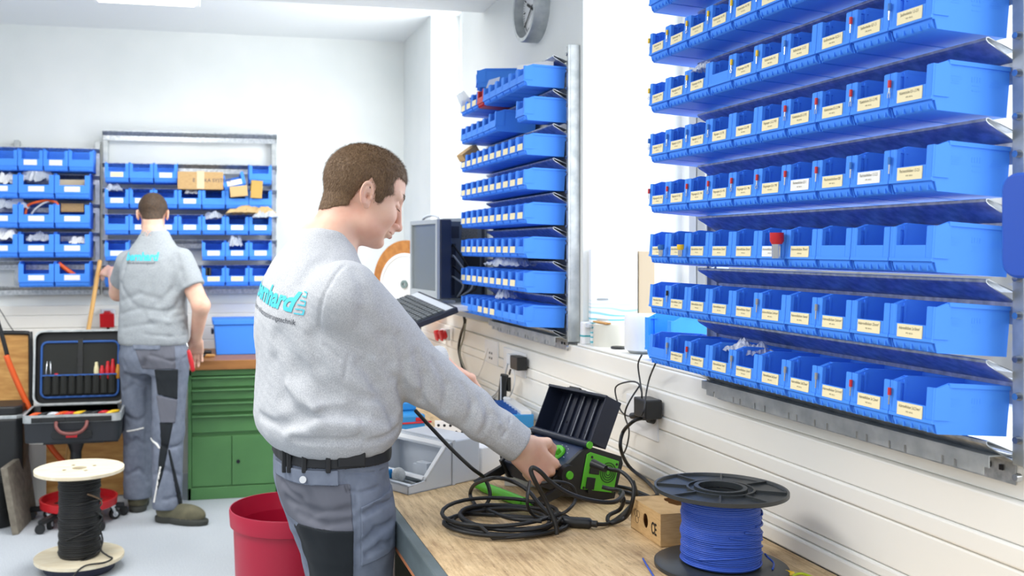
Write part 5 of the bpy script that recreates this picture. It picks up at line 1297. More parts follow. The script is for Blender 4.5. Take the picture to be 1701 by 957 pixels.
for k, (za, zb_) in enumerate(((.62, .76), (.42, .60), (.16, .40))):
    d = bb('drawer', (BX0+.05, 1.32, za), (BX0+.06, 2.10, zb_), M_bl, o); bb('handle', (BX0+.035, 1.6, zb_-.03), (BX0+.05, 1.8, zb_-.022), M_chrome, o)
bb('side_panel', (BX0+.05, 2.42, .05), (BX0+.07, 2.60, BZ-.07), M_cream2)

# --- blue wire spool
c = onZ(1197, 938, BZ+.006); SX, SY = c.x, c.y; R = .121; H = .152
t = empty('wire_spool', 'black plastic spool of blue wire standing on the bench at the front', 'wire spool', (SX, SY, BZ))
def flange(z, up):
    b = MB(); s = 1 if up else -1
    b.lathe([(.040, 0), (R-.004, 0), (R, .002), (R, .009), (R-.004, .009), (R-.006, .0045), (.062, .0045), (.062, .009), (.058, .009), (.058, .0045), (.048, .0045), (.048, .011), (.040, .011), (.040, 0)], 64, 0, Matrix.Translation((0, 0, z)) @ Matrix.Diagonal((1, 1, s, 1)), close=False)
    for k in range(8): a = PI/4*k+.25; b.box(((.062+R)/2-.003, 0, z+s*.0065), (R-.068, .0035, .0045), T=Matrix.Rotation(a, 4, 'Z'))
    return b.build('top_flange' if up else 'bottom_flange', mat('spool_plastic', (48, 52, 54), .38, bump=(500, .05)), t, smooth='auto')
flange(H-.010, True); flange(.010, False)
b = MB(); b.lathe([(.038, .01), (.046, .01), (.046, H-.012), (.038, H-.012), (.038, .01)], 40, close=False); b.build('hub_tube', mat('spool_plastic', (48, 52, 54)), t, smooth='auto')
M_bw = mat('blue_wire', (44, 84, 186), .4)
b = MB(); b.lathe([(.046, .013), (.070, .013), (.070, H-.012), (.046, H-.012), (.046, .013)], 48, close=False); wd = b.build('wire_winding', M_bw, t, smooth='auto')
b = MB(); winding(b, .0705, .0135, H-.0135, .0019, 2, 36, 1.1, n=56); b.build('wire_turns', M_bw, wd, smooth=True)['kind'] = 'stuff'
for k in range(6):
    b = MB(); z = .03+.018*k; a0 = 3.6+.4*k; pts = [(math.cos(a)*.0735, math.sin(a)*.0735, z+.012*math.sin((a-a0)*1.2+k)) for a in [a0+3.2*i/30 for i in range(31)]]; b.tube(pts, .0018, n=6); b.build('loose_turn', M_bw, wd, smooth=True)
b = MB(); b.tube([(.062, .035, H-.02), (.077, .02, H-.03), (.080, .0, H-.045), (.074, -.01, H-.055)], .0018, n=6, smooth=6); b.tube([(.074, -.03, .03), (.084, -.02, .022), (.088, -.035, .014), (.07, -.06, .012)], .0019, n=6, smooth=6); b.build('wire_tail', M_bw, wd, smooth=True)
b = MB(); b.tube([onZ(u, v, BZ+.003) for u, v in ((1068, 928), (1076, 942), (1086, 958), (1096, 975))], .0018, n=6, smooth=5); tag(b.build('blue_wire_end', M_bw, smooth=True), 'loose blue wire end lying on the bench before the spool', 'wire')
b = MB(); b.tube([onZ(u, v, BZ+.006) for u, v in ((1318, 957), (1330, 953), (1342, 956), (1352, 962), (1340, 972), (1322, 970))], .0025, n=6, smooth=6, closed=True); tag(b.build('wire_loop', mat('yellow_green_wire', (190, 210, 40), .4), smooth=True), 'yellow green wire loop on the bench right of the spool', 'wire')
paper('yellow_tag', 'small yellow tag lying on the bench right of the spool', 'tag', [onZ(1303, 955, BZ+.004), onZ(1322, 957, BZ+.004), onZ(1319, 950, BZ+.01), onZ(1305, 947, BZ+.01)], m=M_yel)

# --- CE cardboard box with orange wire
p = onZ(1098, 910, BZ); q = onZ(1048, 876, BZ); d = (q-p); L = d.length; ay = d.normalized(); ax = Vector((ay.y, -ay.x, 0)); hb = .066; wb = .125
t = empty('cardboard_box', 'torn cardboard box printed CE beside the blue spool, with orange wire inside', 'box', p, rz=math.atan2(ax.y, ax.x))
b = MB(); th = .002
# local: x to the right/wall, y along the left long side
b.box2((0, 0, 0), (wb, L, th)); b.box2((0, 0, 0), (wb, th, hb)); b.box2((0, L-th, 0), (wb, L, hb)); b.box2((wb-th, 0, 0), (wb, L, hb))
def panel_hole(b, axis, x, o, hole):
    """panel polygon with a hole, thickness th"""
    bm_n = len(o); m = len(hole); 
    for d_ in (0, th):
        pass
n = 24; hole = []; rnd = random.Random(2)
# left side panel (x=0 plane) with small oval hole, ring strips between outline and hole
def holed(b, outer, hole, P, t_):
    n = len(hole); vs = [P(*q, 0) for q in outer]+[P(*q, 0) for q in hole]+[P(*q, t_) for q in outer]+[P(*q, t_) for q in hole]; fs = []
    for i in range(n):
        j = (i+1) % n; fs += [(i, j, n+j, n+i), (2*n+i, 3*n+i, 3*n+j, 2*n+j), (n+i, n+j, 3*n+j, 3*n+i)]
    b.add(vs, fs)
def sq(cx_, cy_, x0, y0, x1, y1, n):
    o = []
    for i in range(n):
        a = 2*PI*i/n+PI/4; dx, dy = math.cos(a), math.sin(a); s = min(((x1-cx_) if dx > 0 else (x0-cx_))/dx if abs(dx) > 1e-9 else 9, ((y1-cy_) if dy > 0 else (y0-cy_))/dy if abs(dy) > 1e-9 else 9)
        o.append((cx_+dx*s, cy_+dy*s))
    return o
def sqc(cx_, cy_, x0, y0, x1, y1, n):
    # points along rectangle incl. corners, n multiple of 4
    o = []; k = n//4; C_ = [(x0, y0), (x1, y0), (x1, y1), (x0, y1)]
    for i in range(4):
        a, c_ = C_[i], C_[(i+1) % 4]
        for j in range(k): o.append((a[0]+(c_[0]-a[0])*j/k, a[1]+(c_[1]-a[1])*j/k))
    return o
N = 24; hc0 = (L*.50, hb*.52)
hol = [(hc0[0]+.012*math.cos(2*PI*i/N-PI*.75), hc0[1]+.015*math.sin(2*PI*i/N-PI*.75)) for i in range(N)]
holed(b, sqc(0, 0, 0, 0, L, hb, N), hol, lambda y, z, k: (k, y, z), th)
hc1 = (wb*.78, L*.62)
hol = [(hc1[0]+(.032+rnd.uniform(-.004, .004))*math.cos(2*PI*i/N-PI*.75)-.008, hc1[1]+(.040+rnd.uniform(-.005, .005))*math.sin(2*PI*i/N-PI*.75)) for i in range(N)]
hol = [(min(x, wb-.004), y) for x, y in hol]
holed(b, sqc(0, 0, 0, 0, wb, L, N), hol, lambda x, y, k: (x, y, hb-k), th)
b.build('carton', M_card, t)
text_obj('ce_mark', 'CE', .026, M_black, t, Matrix.Translation((-.0006, L*.22, hb*.42)) @ frame((0, -1, 0), (0, 0, 1), (-1, 0, 0)) @ Matrix.Diagonal((.8, 1.3, 1, 1)), bold=.0006)
b = MB(); b.T = Matrix.Translation((-.0005, L*.78, hb*.52)) @ frame((0, -1, 0), (0, 0, 1), (-1, 0, 0))
for k in range(3):
    a = 2*PI*k/3+.5; b.lathe([(.0068, 0), (.0076, 0), (.0076, .0002), (.0068, .0002), (.0068, 0)], 18, 0, Matrix.Translation((.0065*math.cos(a), .0085*math.sin(a), 0)), close=False)
b.build('printed_mark', M_black, t)
b = MB(); T1 = Matrix.Translation((wb*.52, L*.5, .0))
for k in range(9):
    r = .034+.004*(k % 4); z = .010+.0045*k; b.tube([(wb*.5+r*math.cos(2*PI*i/32), L*.5+r*math.sin(2*PI*i/32)*1.15, z+.001*math.sin(i)) for i in range(32)], .0028, n=6, closed=True)
b.build('orange_wire_coil', M_orange, t, smooth=True)

# --- test instrument
e1 = Vector((.29, -.957, 0)).normalized(); e2 = Vector((-e1.y, e1.x, 0))
IO = Vector((.757, 2.332, BZ)); IW = .222
tl = math.radians(12)
zz = (Vector((0, 0, 1))*math.cos(tl)+e2*math.sin(tl)); yy = e2*math.cos(tl)-Vector((0, 0, 1))*math.sin(tl)
MI = frame(e1, yy, zz, IO)
t = empty('test_instrument', 'black and green appliance test instrument with open lid on the bench', 'test instrument', IO); t.rotation_euler = MI.to_euler()
zo = .034     # tilted body is held up at the front by the handle
# profile in (y,z) local
pr = [(.000, zo-.006), (-.030, zo+.030), (.040, .128), (.062, .140), (.150, .128), (.160, .118), (.150, .030)]
b = MB(); b.prism(pr, .012, IW-.012, ax='x'); b.build('housing', M_navy, t, bevel=.003)
prs = [(-.004, zo-.010), (-.036, zo+.028), (.036, .134), (.062, .146), (.160, .134), (.168, .118), (.158, .026)]
for x0, x1 in ((0, .0118), (IW-.0118, IW)):
    b = MB(); b.prism(prs, x0, x1, ax='x'); b.build('side_cheek', M_black, t, bevel=.002)
# front panel details (plane between (-.03,zo+.03) and (.04,.128))
pa, pb = Vector((-.030, zo+.030)), Vector((.040, .128)); fd = (pb-pa).normalized(); fn_ = Vector((-fd.y, fd.x))
FPm = frame((1, 0, 0), (0, fd.x, fd.y), (0, fn_.x, fn_.y), (0, pa.x, pa.y))     # x along width, y up the panel, z outward
b = MB(); b.T = FPm; b.box((IW/2, .062, .001), (IW-.03, .108, .002)); fp = b.build('front_panel', mat('panel_blue', (36, 52, 86), .4, bump=(600, .1)), t, bevel=.001)
b = MB(); b.T = FPm; b.cyl((IW*.66, .066, .002), (IW*.66, .066, .010), .030, .027, n=32); b.box((IW*.66, .066, .016), (.052, .014, .014)); b.build('rotary_knob', M_green, t, smooth='auto', bevel=.002)
b = MB(); b.T = FPm
for k in range(14): a = 2*PI*k/14; b.box((IW*.66+.036*math.cos(a), .066+.036*math.sin(a), .0022), (.004, .001, .0004), T=None)
b.build('dial_marks', M_white, fp)
for x in (.10, .22):
    b = MB(); b.T = FPm; b.cyl((IW*x, .03, .002), (IW*x, .03, .006), .011, n=20); b.cyl((IW*x, .075, .002), (IW*x, .075, .006), .011, n=20); b.build('test_socket', M_black, fp, smooth='auto')
b = MB(); b.T = FPm; b.box((IW*.16, .052, .003), (.02, .012, .004)); b.box((IW*.32, .018, .003), (.018, .010, .004)); b.build('push_button', M_green, fp, bevel=.001)
text_obj('panel_print', 'PROFITEST', .006, M_white, fp, FPm @ Matrix.Translation((IW*.70, .010, .0024))) if False else None
b = MB(); b.T = FPm; b.box((IW*.62, .012, .0024), (.03, .0012, .0004)); b.box((IW*.62, .008, .0024), (.022, .0012, .0004)); b.build('panel_print', M_white, fp)
# side green plate
b = MB(); O = [(.048, zo+.012), (.150, zo+.012), (.152, .122), (.060, .134), (.050, .128)]
b.prism(O, IW, IW+.003, ax='x'); gp = b.build('side_plate', M_green, t, bevel=.0015)
b = MB(); b.box2((IW+.003, .064, .084), (IW+.006, .094, .112)); b.box2((IW+.003, .060, .048), (IW+.006, .086, .076)); b.build('inlet_socket', M_black, gp, bevel=.002)
b = MB(); b.T = Matrix.Translation((IW+.0035, .122, .092)) @ Matrix.Rotation(PI/2, 4, 'Y')
for k in range(4): b.lathe([(.0055+.0055*k, 0), (.0078+.0055*k, 0), (.0078+.0055*k, .0008), (.0055+.0055*k, .0008), (.0055+.0055*k, 0)], 28, close=False)
b.build('fan_grille', mat('grille_dark', (36, 70, 30), .6), gp)
b = MB()
for y, z in ((.055, .054), (.145, .054), (.145, .118), (.066, .127)): b.cyl((IW+.003, y, z-.004), (IW+.0042, y, z-.004), .0032, n=12)
b.cyl((IW+.003, .074, .044), (IW+.006, .074, .044), .006, n=14); b.build('plate_screw', M_black, gp, smooth='auto')
# pivot discs, handle arms and green grip
PV = (-.002, .076)
for s, x in ((1, IW), (-1, 0)):
    b = MB(); b.cyl((x, PV[0], PV[1]), (x+s*.014, PV[0], PV[1]), .024, .022, n=32); o = b.build('pivot', M_black, t, smooth='auto')
    b = MB(); b.cyl((x+s*.0142, PV[0], PV[1]), (x+s*.018, PV[0], PV[1]), .010, .009, n=24); b.build('pivot_button', M_green, o, smooth='auto')
    gx = x+s*.007
    b = MB(); g0 = MI.inverted() @ (MI @ Vector((gx, -.078, 0))); w0 = MI @ Vector((gx, -.085, .0)); w0.z = BZ+.014; g0 = MI.inverted() @ w0
    b.prism([(PV[0]-.012, PV[1]), (PV[0]+.012, PV[1]), (.004, .036), (g0.y+.010, g0.z-.003), (g0.y-.010, g0.z+.006), (-.020, .050)], gx-.006, gx+.006, ax='x'); b.build('handle_arm', M_black, t, bevel=.002)
gl = MI @ Vector((-.004, -.085, 0)); gr = MI @ Vector((IW+.004, -.085, 0)); gl.z = gr.z = BZ+.0135; gi = MI.inverted()
b = MB(); b.cyl(gi @ gl, gi @ gr, .010, n=20); a_, c_ = gi @ gl.lerp(gr, .12), gi @ gl.lerp(gr, .86); b.cyl(a_, c_, .0125, n=20); b.build('grip', M_green, t, smooth='auto')
# hinge rod and lid
hz, hy_ = .150, .052
b = MB(); b.cyl((.004, hy_, hz), (IW+.002, hy_, hz), .009, n=20); hr = b.build('hinge_rod', M_navy, t, smooth='auto')
b = MB(); b.cyl((IW+.002, hy_, hz), (IW+.006, hy_, hz), .0085, n=20); b.build('hinge_button', M_green, hr, smooth='auto')
la = math.radians(13); 
LM = Matrix.Translation((0, hy_+.004, hz+.006)) @ Matrix.Rotation(-la, 4, 'X')     # x width, z up the lid, y away
lhh, ldp, tt = .118, .052, .003
b = MB(); b.T = LM
b.box2((0, ldp-tt, 0), (IW, ldp, lhh)); b.box2((0, 0, 0), (tt, ldp, lhh)); b.box2((IW-tt, 0, 0), (IW, ldp, lhh)); b.box2((0, 0, lhh-tt), (IW, ldp, lhh)); b.box2((0, 0, 0), (IW, ldp, tt))
b.box2((-.001, -.002, lhh-.006), (IW+.001, .004, lhh+.001)); 
lid = b.build('lid', M_navy, t, bevel=.0015)
b = MB(); b.T = LM
for k in range(8): x = IW*(k+.8)/8.6; b.box((x, ldp-tt-.003, lhh/2), (.0022 if k % 2 else .0012, .006, lhh-.006))
b.build('lid_rib', M_navy, lid)
b = MB(); b.T = LM
for k in (1, 3, 5, 7): x = IW*(k+.8)/8.6; b.box((x-.002, ldp-tt-.0065, lhh/2), (.0008, .001, lhh-.008))
b.build('rib_edge', mat('edge_pale', (200, 206, 214), .4), lid)
b = MB(); b.T = LM; b.box((IW*.45, .012, lhh+.002), (.07, .012, .004)); b.box((IW*.45, .003, lhh+.003), (.04, .008, .006)); b.build('lid_latch', M_black, lid, bevel=.001)
b = MB(); b.T = LM
for x, z in ((.2, .8), (.25, .35), (.62, .22), (.85, .25)): b.cyl((IW*x, ldp-tt-.0005, lhh*z), (IW*x, ldp-tt-.002, lhh*z), .003, n=12)
b.build('lid_hole', M_dark, lid)
# --- cables (each its own)
def cable(name, label, pts, r, m=M_rubber, sm=8):
    P = [q if isinstance(q, Vector) else (onZ(q[0], q[1], BZ+(q[2] if len(q) > 2 else r))) for q in pts]
    b = MB(); b.tube(P, r, n=10, smooth=sm); return tag(b.build(name, m, smooth=True), label, 'cable')
cc = onZ(840, 873, BZ); rnd = random.Random(8)
b = MB(); pts = []; K = 6; n = 28
for i in range(K*n+1):
    a = 2*PI*i/n+2.2; k = i/n; r = .122+.012*math.sin(k*2.1)+.008*math.sin(k*5+1)
    ex = 1+.10*math.sin(k*1.7); ox, oy = .010*math.sin(k*2.9), .016*math.sin(k*3.7+1)
    pts.append(Vector((cc.x+ox+r*math.cos(a)*.95*ex, cc.y+oy+r*math.sin(a)*.80, BZ+.005+.0060*(k % 4.3)+.003*math.sin(a*2+k))))
pts += [onZ(925, 862, BZ+.03), onZ(935, 868, BZ+.01), onZ(955, 869, BZ+.009)]
b.tube(pts, .0043, n=10); tag(b.build('test_lead', M_rubber, smooth=True), 'coiled black test lead lying on the bench in front of the instrument', 'cable')
cable('power_cable', 'black lead running from the left sleeve down over the bench into the coil', [onD(690, 682, 2.30), onD(712, 706, 2.27), onD(752, 748, 2.25), onD(784, 778, 2.24), (805, 795, .06), (814, 820, .03), (808, 838, .01), (798, 842, .009), (820, 852, .02), (852, 862, .03), (900, 866, .03)], .0045)
cable('power_cable', 'black lead looping left of the hand and up over the instrument dial', [(790, 840, .006), (781, 822, .012), (790, 804, .05), (822, 794, .10), onD(852, 800, 2.12), onD(878, 816, 2.10), onD(896, 838, 2.08), (914, 856, .03), (926, 872, .012)], .0045)
cable('test_lead', 'grey black lead hanging over the fingers of the working hand', [(925, 888, .006), (922, 868, .03), onD(905, 830, 2.02), onD(889, 800, 2.0), onD(882, 783, 2.0), onD(886, 777, 2.0), onD(898, 784, 2.0), onD(915, 801, 2.01), onD(945, 820, 2.02), onD(985, 832, 2.03), onD(1020, 834, 2.05), onD(1034, 822, 2.10), onD(1030, 815, 2.16), onD(1012, 812, 2.185), onD(1000, 809, 2.19)], .0048)
cable('test_lead', 'thin black lead looping between the handle and the hand', [(880, 800, .09), onD(876, 825, 2.05), onD(878, 845, 2.05), (890, 858, .03), (912, 860, .03), (940, 850, .05), onD(956, 830, 2.06), onD(950, 808, 2.06), onD(925, 800, 2.05), onD(900, 803, 2.06)], .0036)
cable('mains_cable', 'black mains cord from the side inlet curving down to the coupling', [onD(1000, 775, 2.20), onD(1015, 780, 2.17), onD(1034, 785, 2.10), onD(1052, 806, 2.06), onD(1050, 835, 2.05), (1040, 858, .02), (1020, 868, .008), (1010, 866, .007), (1012, 856, .012), (1030, 846, .02), onD(1036, 830, 2.1), onD(1030, 820, 2.15)], .0045)
b = MB(); P = [onZ(u, v, BZ+.012) for u, v in ((924, 863), (945, 867), (975, 869), (992, 871))]; b.tube(P, lambda s: .0115 if .05 < s < .75 else .007, n=12, smooth=5); tag(b.build('cable_coupling', M_black, smooth='auto'), 'black cable coupling lying on the bench by the instrument handle', 'connector')
b = MB(); p_, q_ = onD(984, 770, 2.19), onD(1006, 779, 2.165); b.cyl(p_, q_, .011, .008, n=12); tag(b.build('mains_plug', M_black, smooth='auto'), 'black mains plug in the green side of the instrument', 'plug')
cable('mains_cable', 'black cord from the coupling back to the instrument side', [(992, 871, .010), (1010, 870, .006), (1030, 858, .006), (1046, 842, .01), (1058, 828, .02), onD(1052, 800, 2.2)], .0042)
cable('power_cable', 'thick black cable running from the wall plug down to the bench', [onX(1066, 695, TX-.04), onX(1052, 700, TX-.07), onX(1035, 718, TX-.07), onX(1031, 745, TX-.09), onX(1045, 775, TX-.035), onX(1075, 800, TX-.04), (1092, 822, .02), (1070, 826, .006), (1040, 818, .006), (1010, 812, .006)], .0048)
cable('power_cable', 'second black cable lying behind the instrument on the bench', [(1010, 806, .006), (1045, 812, .006), (1080, 826, .008), (1092, 834, .006), (1060, 836, .006), (1030, 832, .006)], .0045)
# --- adapter plugged in the trunking with thin leads
AX = TX-.045
def wallbox(name, label, u0, u1, v0, v1, x, dep, m, cat, bev=.002):
    a, c = onX(u0, (v0+v1)/2, x), onX(u1, (v0+v1)/2, x); t_ = onX((u0+u1)/2, v0, x).z; b_ = onX((u0+u1)/2, v1, x).z
    b = MB(); b.box2((0, -abs(a.y-c.y)/2, 0), (dep, abs(a.y-c.y)/2, t_-b_)); o = b.build(name, m, bevel=bev); o.location = (x, (a.y+c.y)/2, b_)
    return tag(o, label, cat) if label else o
# socket face behind the big adapter
so = wallbox('wall_socket', 'white flush socket strip behind the black adapter', 1040, 1092, 662, 724, TX-.004, .006, M_white, 'socket')
ad = wallbox('power_adapter', 'black power adapter plugged into the white socket strip', 1052, 1072, 662, 694, TX-.052, .047, M_black, 'power adapter', .004)
t = empty('wall_plug', 'black round angled mains plug in the socket strip beside the adapter', 'plug', onX(1084, 691, TX-.004))
b = MB(); b.cyl((0, 0, 0), (-.014, 0, 0), .021, .017, n=24); b.cyl((-.012, 0, 0), (-.034, .006, -.002), .012, .009, n=16); b.tube([(-.03, .004, 0), (-.036, .02, -.002), (-.036, .045, -.006)], .0085, n=10, smooth=4); b.build('plug_body', M_black, t, smooth='auto')
thin = .0022
def wcable(label, pts, r=thin, m=M_rubber, name='thin_cable'):
    b = MB(); b.tube([onX(u, v, x) for u, v, x in pts], r, n=8, smooth=7); return tag(b.build(name, m, smooth=True), label, 'cable')
wcable('thin black lead hanging from the window sill to the adapter', [(1066, 590, TX-.03), (1060, 605, TX-.02), (1063, 632, TX-.02), (1066, 650, TX-.04), (1066, 662, TX-.04)])
wcable('thin black lead looping left of the adapter', [(1066, 652, TX-.04), (1060, 637, TX-.02), (1046, 634, TX-.02), (1026, 640, TX-.02), (1022, 652, TX-.02), (1030, 680, TX-.02), (1040, 690, TX-.02), (1052, 692, TX-.04)])
wcable('thin black lead falling from the loop down behind the instrument', [(1063, 640, TX-.02), (1045, 668, TX-.065), (1038, 690, TX-.065), (1045, 715, TX-.02), (1040, 745, TX-.02), (1028, 765, TX-.02), (1026, 775, TX-.02)])
wcable('thin black lead running straight down from the bins to the adapter', [(1093, 595, TX-.05), (1080, 625, TX-.02), (1074, 650, TX-.035), (1070, 680, TX-.07), (1066, 690, TX-.07)])
# sockets on the trunking further back
for i, (u0, u1, v0, v1, lab) in enumerate(((805, 826, 565, 604, 'white double data socket on the trunking behind the sleeve'), (836, 872, 582, 622, 'white socket with plugs on the trunking behind the black lead'))):
    s = wallbox('wall_socket', lab, u0, u1, v0, v1, TX-.006, .008, M_white, 'socket', .002)
    a = s.location
    b = MB(); 
    for k in range(2):
        for j in range(2): b.box((-.001, -.014+.028*k, .022+.02*j), (.003, .010, .008))
    b.build('port', mat('port_grey', (130, 134, 136), .5), s)
wallbox('plug_adapter', 'black and white power plug in the socket behind the leads', 847, 859, 592, 614, TX-.045, .038, M_black, 'plug', .003)
wallbox('plug_adapter', 'grey power plug in the socket left of the black one', 841, 847, 588, 606, TX-.035, .028, M_lgrey, 'plug', .003)
wcable('grey white lead curving from the grey plug to the bench', [(843, 604, TX-.04), (838, 625, TX-.04), (825, 652, TX-.02), (808, 664, TX-.035), (800, 666, TX-.1)], .0035, M_lgrey)
wcable('black lead falling from the black plug', [(848, 614, TX-.035), (846, 622, TX-.035)], .0035)
wcable('white lead curving from the plug to the black probe', [(853, 614, TX-.035), (855, 630, TX-.035), (851, 650, TX-.035), (843, 664, TX-.035)], .0025, M_white)
wcable('white lead curving from the data socket', [(810, 580, TX-.02), (800, 612, TX-.02), (790, 630, TX-.02), (778, 622, TX-.02)], .0025, M_white)
wcable('black cable bundle hanging from the computer shelf to the bench', [(745, 502, TX-.05), (765, 515, TX-.05), (772, 535, TX-.05), (766, 555, TX-.02), (762, 580, TX-.02), (768, 610, TX-.02), (772, 634, TX-.035)], .006)
wcable('grey cable beside the black bundle', [(774, 530, TX-.045), (770, 560, TX-.05), (764, 585, TX-.05), (772, 612, TX-.05), (790, 640, TX-.05), (802, 655, TX-.035)], .004, mat('cable_grey', (140, 142, 132), .5))
for k in range(3): cable('bench_wire', ['long thin black wire crossing the far bench', 'wavy thin black wire on the far bench near the wall', 'short dark wire on the far bench behind the sleeve'][k], [[(770, 638), (800, 655), (830, 668), (868, 688)], [(778, 642), (792, 652), (800, 662), (815, 664), (830, 672)], [(785, 646), (800, 650), (812, 658), (822, 672)]][k], .003)
# probe and holder standing on the bench
a, c = onZ(834, 686, BZ), None; t = empty('test_probe', 'black pen shaped tester standing upright near the wall sockets', 'tester', a)
b = MB(); b.tube([(0, 0, .0), (.0, -.002, .04), (.002, -.006, .1), (.006, -.012, .14)], lambda s: .012 if s < .3 else .015, n=12, smooth=3); b.box((.022, -.012, .105), (.012, .012, .05)); b.build('body', M_black, t, smooth='auto')
b = MB(); b.box((-.010, -.016, .09), (.004, .004, .09)); b.build('clip_strip', M_lgrey, t)
a = onZ(842, 690, BZ); b = MB(); b.box((0, 0, .033), (.018, .02, .066)); b.box((0, 0, .060), (.022, .026, .006)); o = b.build('white_clamp', M_white, bevel=.002); o.location = a; tag(o, 'small white plastic clamp standing beside the black tester', 'clamp')
# blue tray behind the instrument
def bench_box(name, label, u, v, w, l, h, rz, m, cat, wall=0):
    p = onZ(u, v, BZ); b = MB()
    if wall:
        b.box((w/2, l/2, wall/2), (w, l, wall)); b.box((wall/2, l/2, h/2), (wall, l, h)); b.box((w-wall/2, l/2, h/2), (wall, l, h)); b.box((w/2, wall/2, h/2), (w, wall, h)); b.box((w/2, l-wall/2, h/2), (w, wall, h))
    else: b.box((w/2, l/2, h/2), (w, l, h))
    o = b.build(name, m, bevel=.003); o.location = p; o.rotation_euler = (0, 0, rz); return tag(o, label, cat)
M_tray = mat('tray_cyan_blue', (44, 140, 206), .4)
bt = bench_box('component_tray', 'blue tray of terminal blocks lying behind the instrument lid', 838, 712, .10, .30, .045, -.1, M_tray, 'tray')
b = MB()
for k in range(12): b.box((.02+.006*(k % 2), .015+.022*k, .049), (.05, .008, .008))
b.build('terminal_strip', mat('strip_blue', (30, 90, 170), .4), bt)
b = MB(); b.box((.075, .15, .05), (.035, .29, .01)); b.build('white_strip', M_white, bt)
# blue case between body and arm
t = empty('blue_case', 'blue flat parts case on the bench seen under the raised arm', 'case', onZ(664, 722, BZ), rz=.15)
b = MB(); b.box((-.03, .15, .035), (.24, .3, .05)); b.box((-.02, .20, .075), (.22, .24, .03)); b.build('case_body', M_tray, t, bevel=.006)
b = MB(); b.box((.07, .0, .045), (.03, .006, .012)); b.box((.03, -.002, .035), (.16, .004, .006)); b.build('red_catch', M_red, t, bevel=.002)
# DIN rail tray / open white enclosures
p = onZ(678, 823, BZ); q = onZ(797, 796, BZ); ex = (q-p).normalized(); ey = Vector((-ex.y, ex.x, 0))
t = empty('desk_enclosure', 'light grey wedge shaped desk enclosure with mounting rails beside the worker', 'enclosure', p, rz=math.atan2(ex.y, ex.x)); Wd = .20; Lq = (q-p).length
prf = [(0, 0), (Lq*.60, 0), (Lq*.60, .105), (Lq*.56, .112), (.075, .024), (.0, .020)]
prf = [(0, 0), (Lq*.60, 0), (Lq*.60, .108), (Lq*.54, .108), (.055, .026), (.0, .022)]
for y0 in (0, Wd-.004): b = MB(); b.prism(prf, y0, y0+.004, ax='y'); b.build('side_panel', M_lgrey, t, bevel=.001)
b = MB(); b.box2((0, 0, 0), (Lq*.6, Wd, .004)); b.box2((0, 0, 0), (.005, Wd, .022)); b.box2((0, 0, .018), (.018, Wd, .022)); b.box2((Lq*.58, 0, 0), (Lq*.6, Wd, .108)); 
for a0, z0 in ((.06, .03), (Lq*.5, .10)): b.box2((a0, .004, z0-.006), (a0+.02, Wd-.004, z0))
b.box2((.055, .0, .020), (.06, .012, .026)); b.build('base_tray', M_lgrey, t, bevel=.001)
sl_ = math.atan2(.108-.026, Lq*.54-.055)
b = MB(); b.T = Matrix.Translation((.055, 0, .026)) @ Matrix.Rotation(-sl_, 4, 'Y'); LL = math.hypot(.108-.026, Lq*.54-.055)
b.box2((0, 0, -.004), (LL, .012, .002)); b.box2((0, Wd-.012, -.004), (LL, Wd, .002)); b.box2((LL-.012, 0, -.004), (LL, Wd, .002)); b.box2((0, 0, -.004), (.010, Wd, .002)); b.build('opening_frame', M_white, t, bevel=.001)
b = MB(); b.box2((.03, .02, .010), (.10, Wd-.02, .012)); b.box2((.04, .02, .012), (.044, Wd-.02, .020)); b.box2((.075, .02, .012), (.079, Wd-.02, .020)); b.build('din_rail', M_galv2, t)
b = MB(); b.box((.11, .06, .035), (.022, .04, .04)); b.box((.125, .09, .03), (.03, .03, .03)); b.build('bracket', M_lgrey, t, bevel=.001)
b = MB(); 
for k in range(5): b.box((.022, .10+.015*k, .032), (.018, .012, .022))
b.build('terminal_block', M_tray, t, bevel=.001)
b = MB(); b.T = Matrix.Translation((.035, .075, .03)); b.sph((0, 0, 0), (.018, .018, .02), 14)
o = b.build('wire_mesh_ball', mat('mesh_grey', (180, 184, 184), .5, bump=(260, .9)), t, smooth=True)
t2 = empty('grey_enclosure', 'closed light grey enclosure standing right behind the wedge shaped one', 'enclosure', p+ex*(Lq*.615), rz=math.atan2(ex.y, ex.x)); w2 = Lq*.385
b = MB(); b.box2((0, 0, 0), (w2, Wd, .112)); b.build('housing', M_lgrey, t2, bevel=.004)
b = MB(); b.box2((-.004, -.002, 0), (.006, Wd, .114)); b.build('end_strip', M_lgrey, t2, bevel=.001)
bench_box('white_carton', 'small plain white carton on the bench behind the instrument handle', 838, 808, .085, .10, .07, -.35, M_white, 'box')
bench_box('white_carton', 'plain white carton behind the small one, under the sleeve', 800, 792, .10, .12, .075, .52, M_white, 'box')
# perforated mounting rails further back
p = onZ(735, 735, BZ); b = MB(); b.box2((0, 0, 0), (.16, .004, .05)); b.box2((0, 0, 0), (.16, .04, .003)); o = b.build('perforated_rail', M_white, bevel=.001); o.location = p+Vector((0, .1, 0)); o.rotation_euler = (0, 0, -.35)
tag(o, 'white perforated mounting rail behind the desk enclosure', 'rail')
b = MB()
for k in range(8):
    for j in range(2): b.cyl((.012+.019*k, -.0005, .015+.02*j), (.012+.019*k, .001, .015+.02*j), .0045, n=12)
b.build('hole', M_dark, o)
p, q = onZ(668, 742, BZ+.03), onZ(735, 716, BZ+.03); b = MB(); b.cyl(p, q, .006, n=4); b.cyl(p+Vector((0, .012, -.01)), q+Vector((0, .012, -.01)), .006, n=4); tag(b.build('white_profile', M_white), 'white plastic profile strip lying in front of the blue case', 'strip')

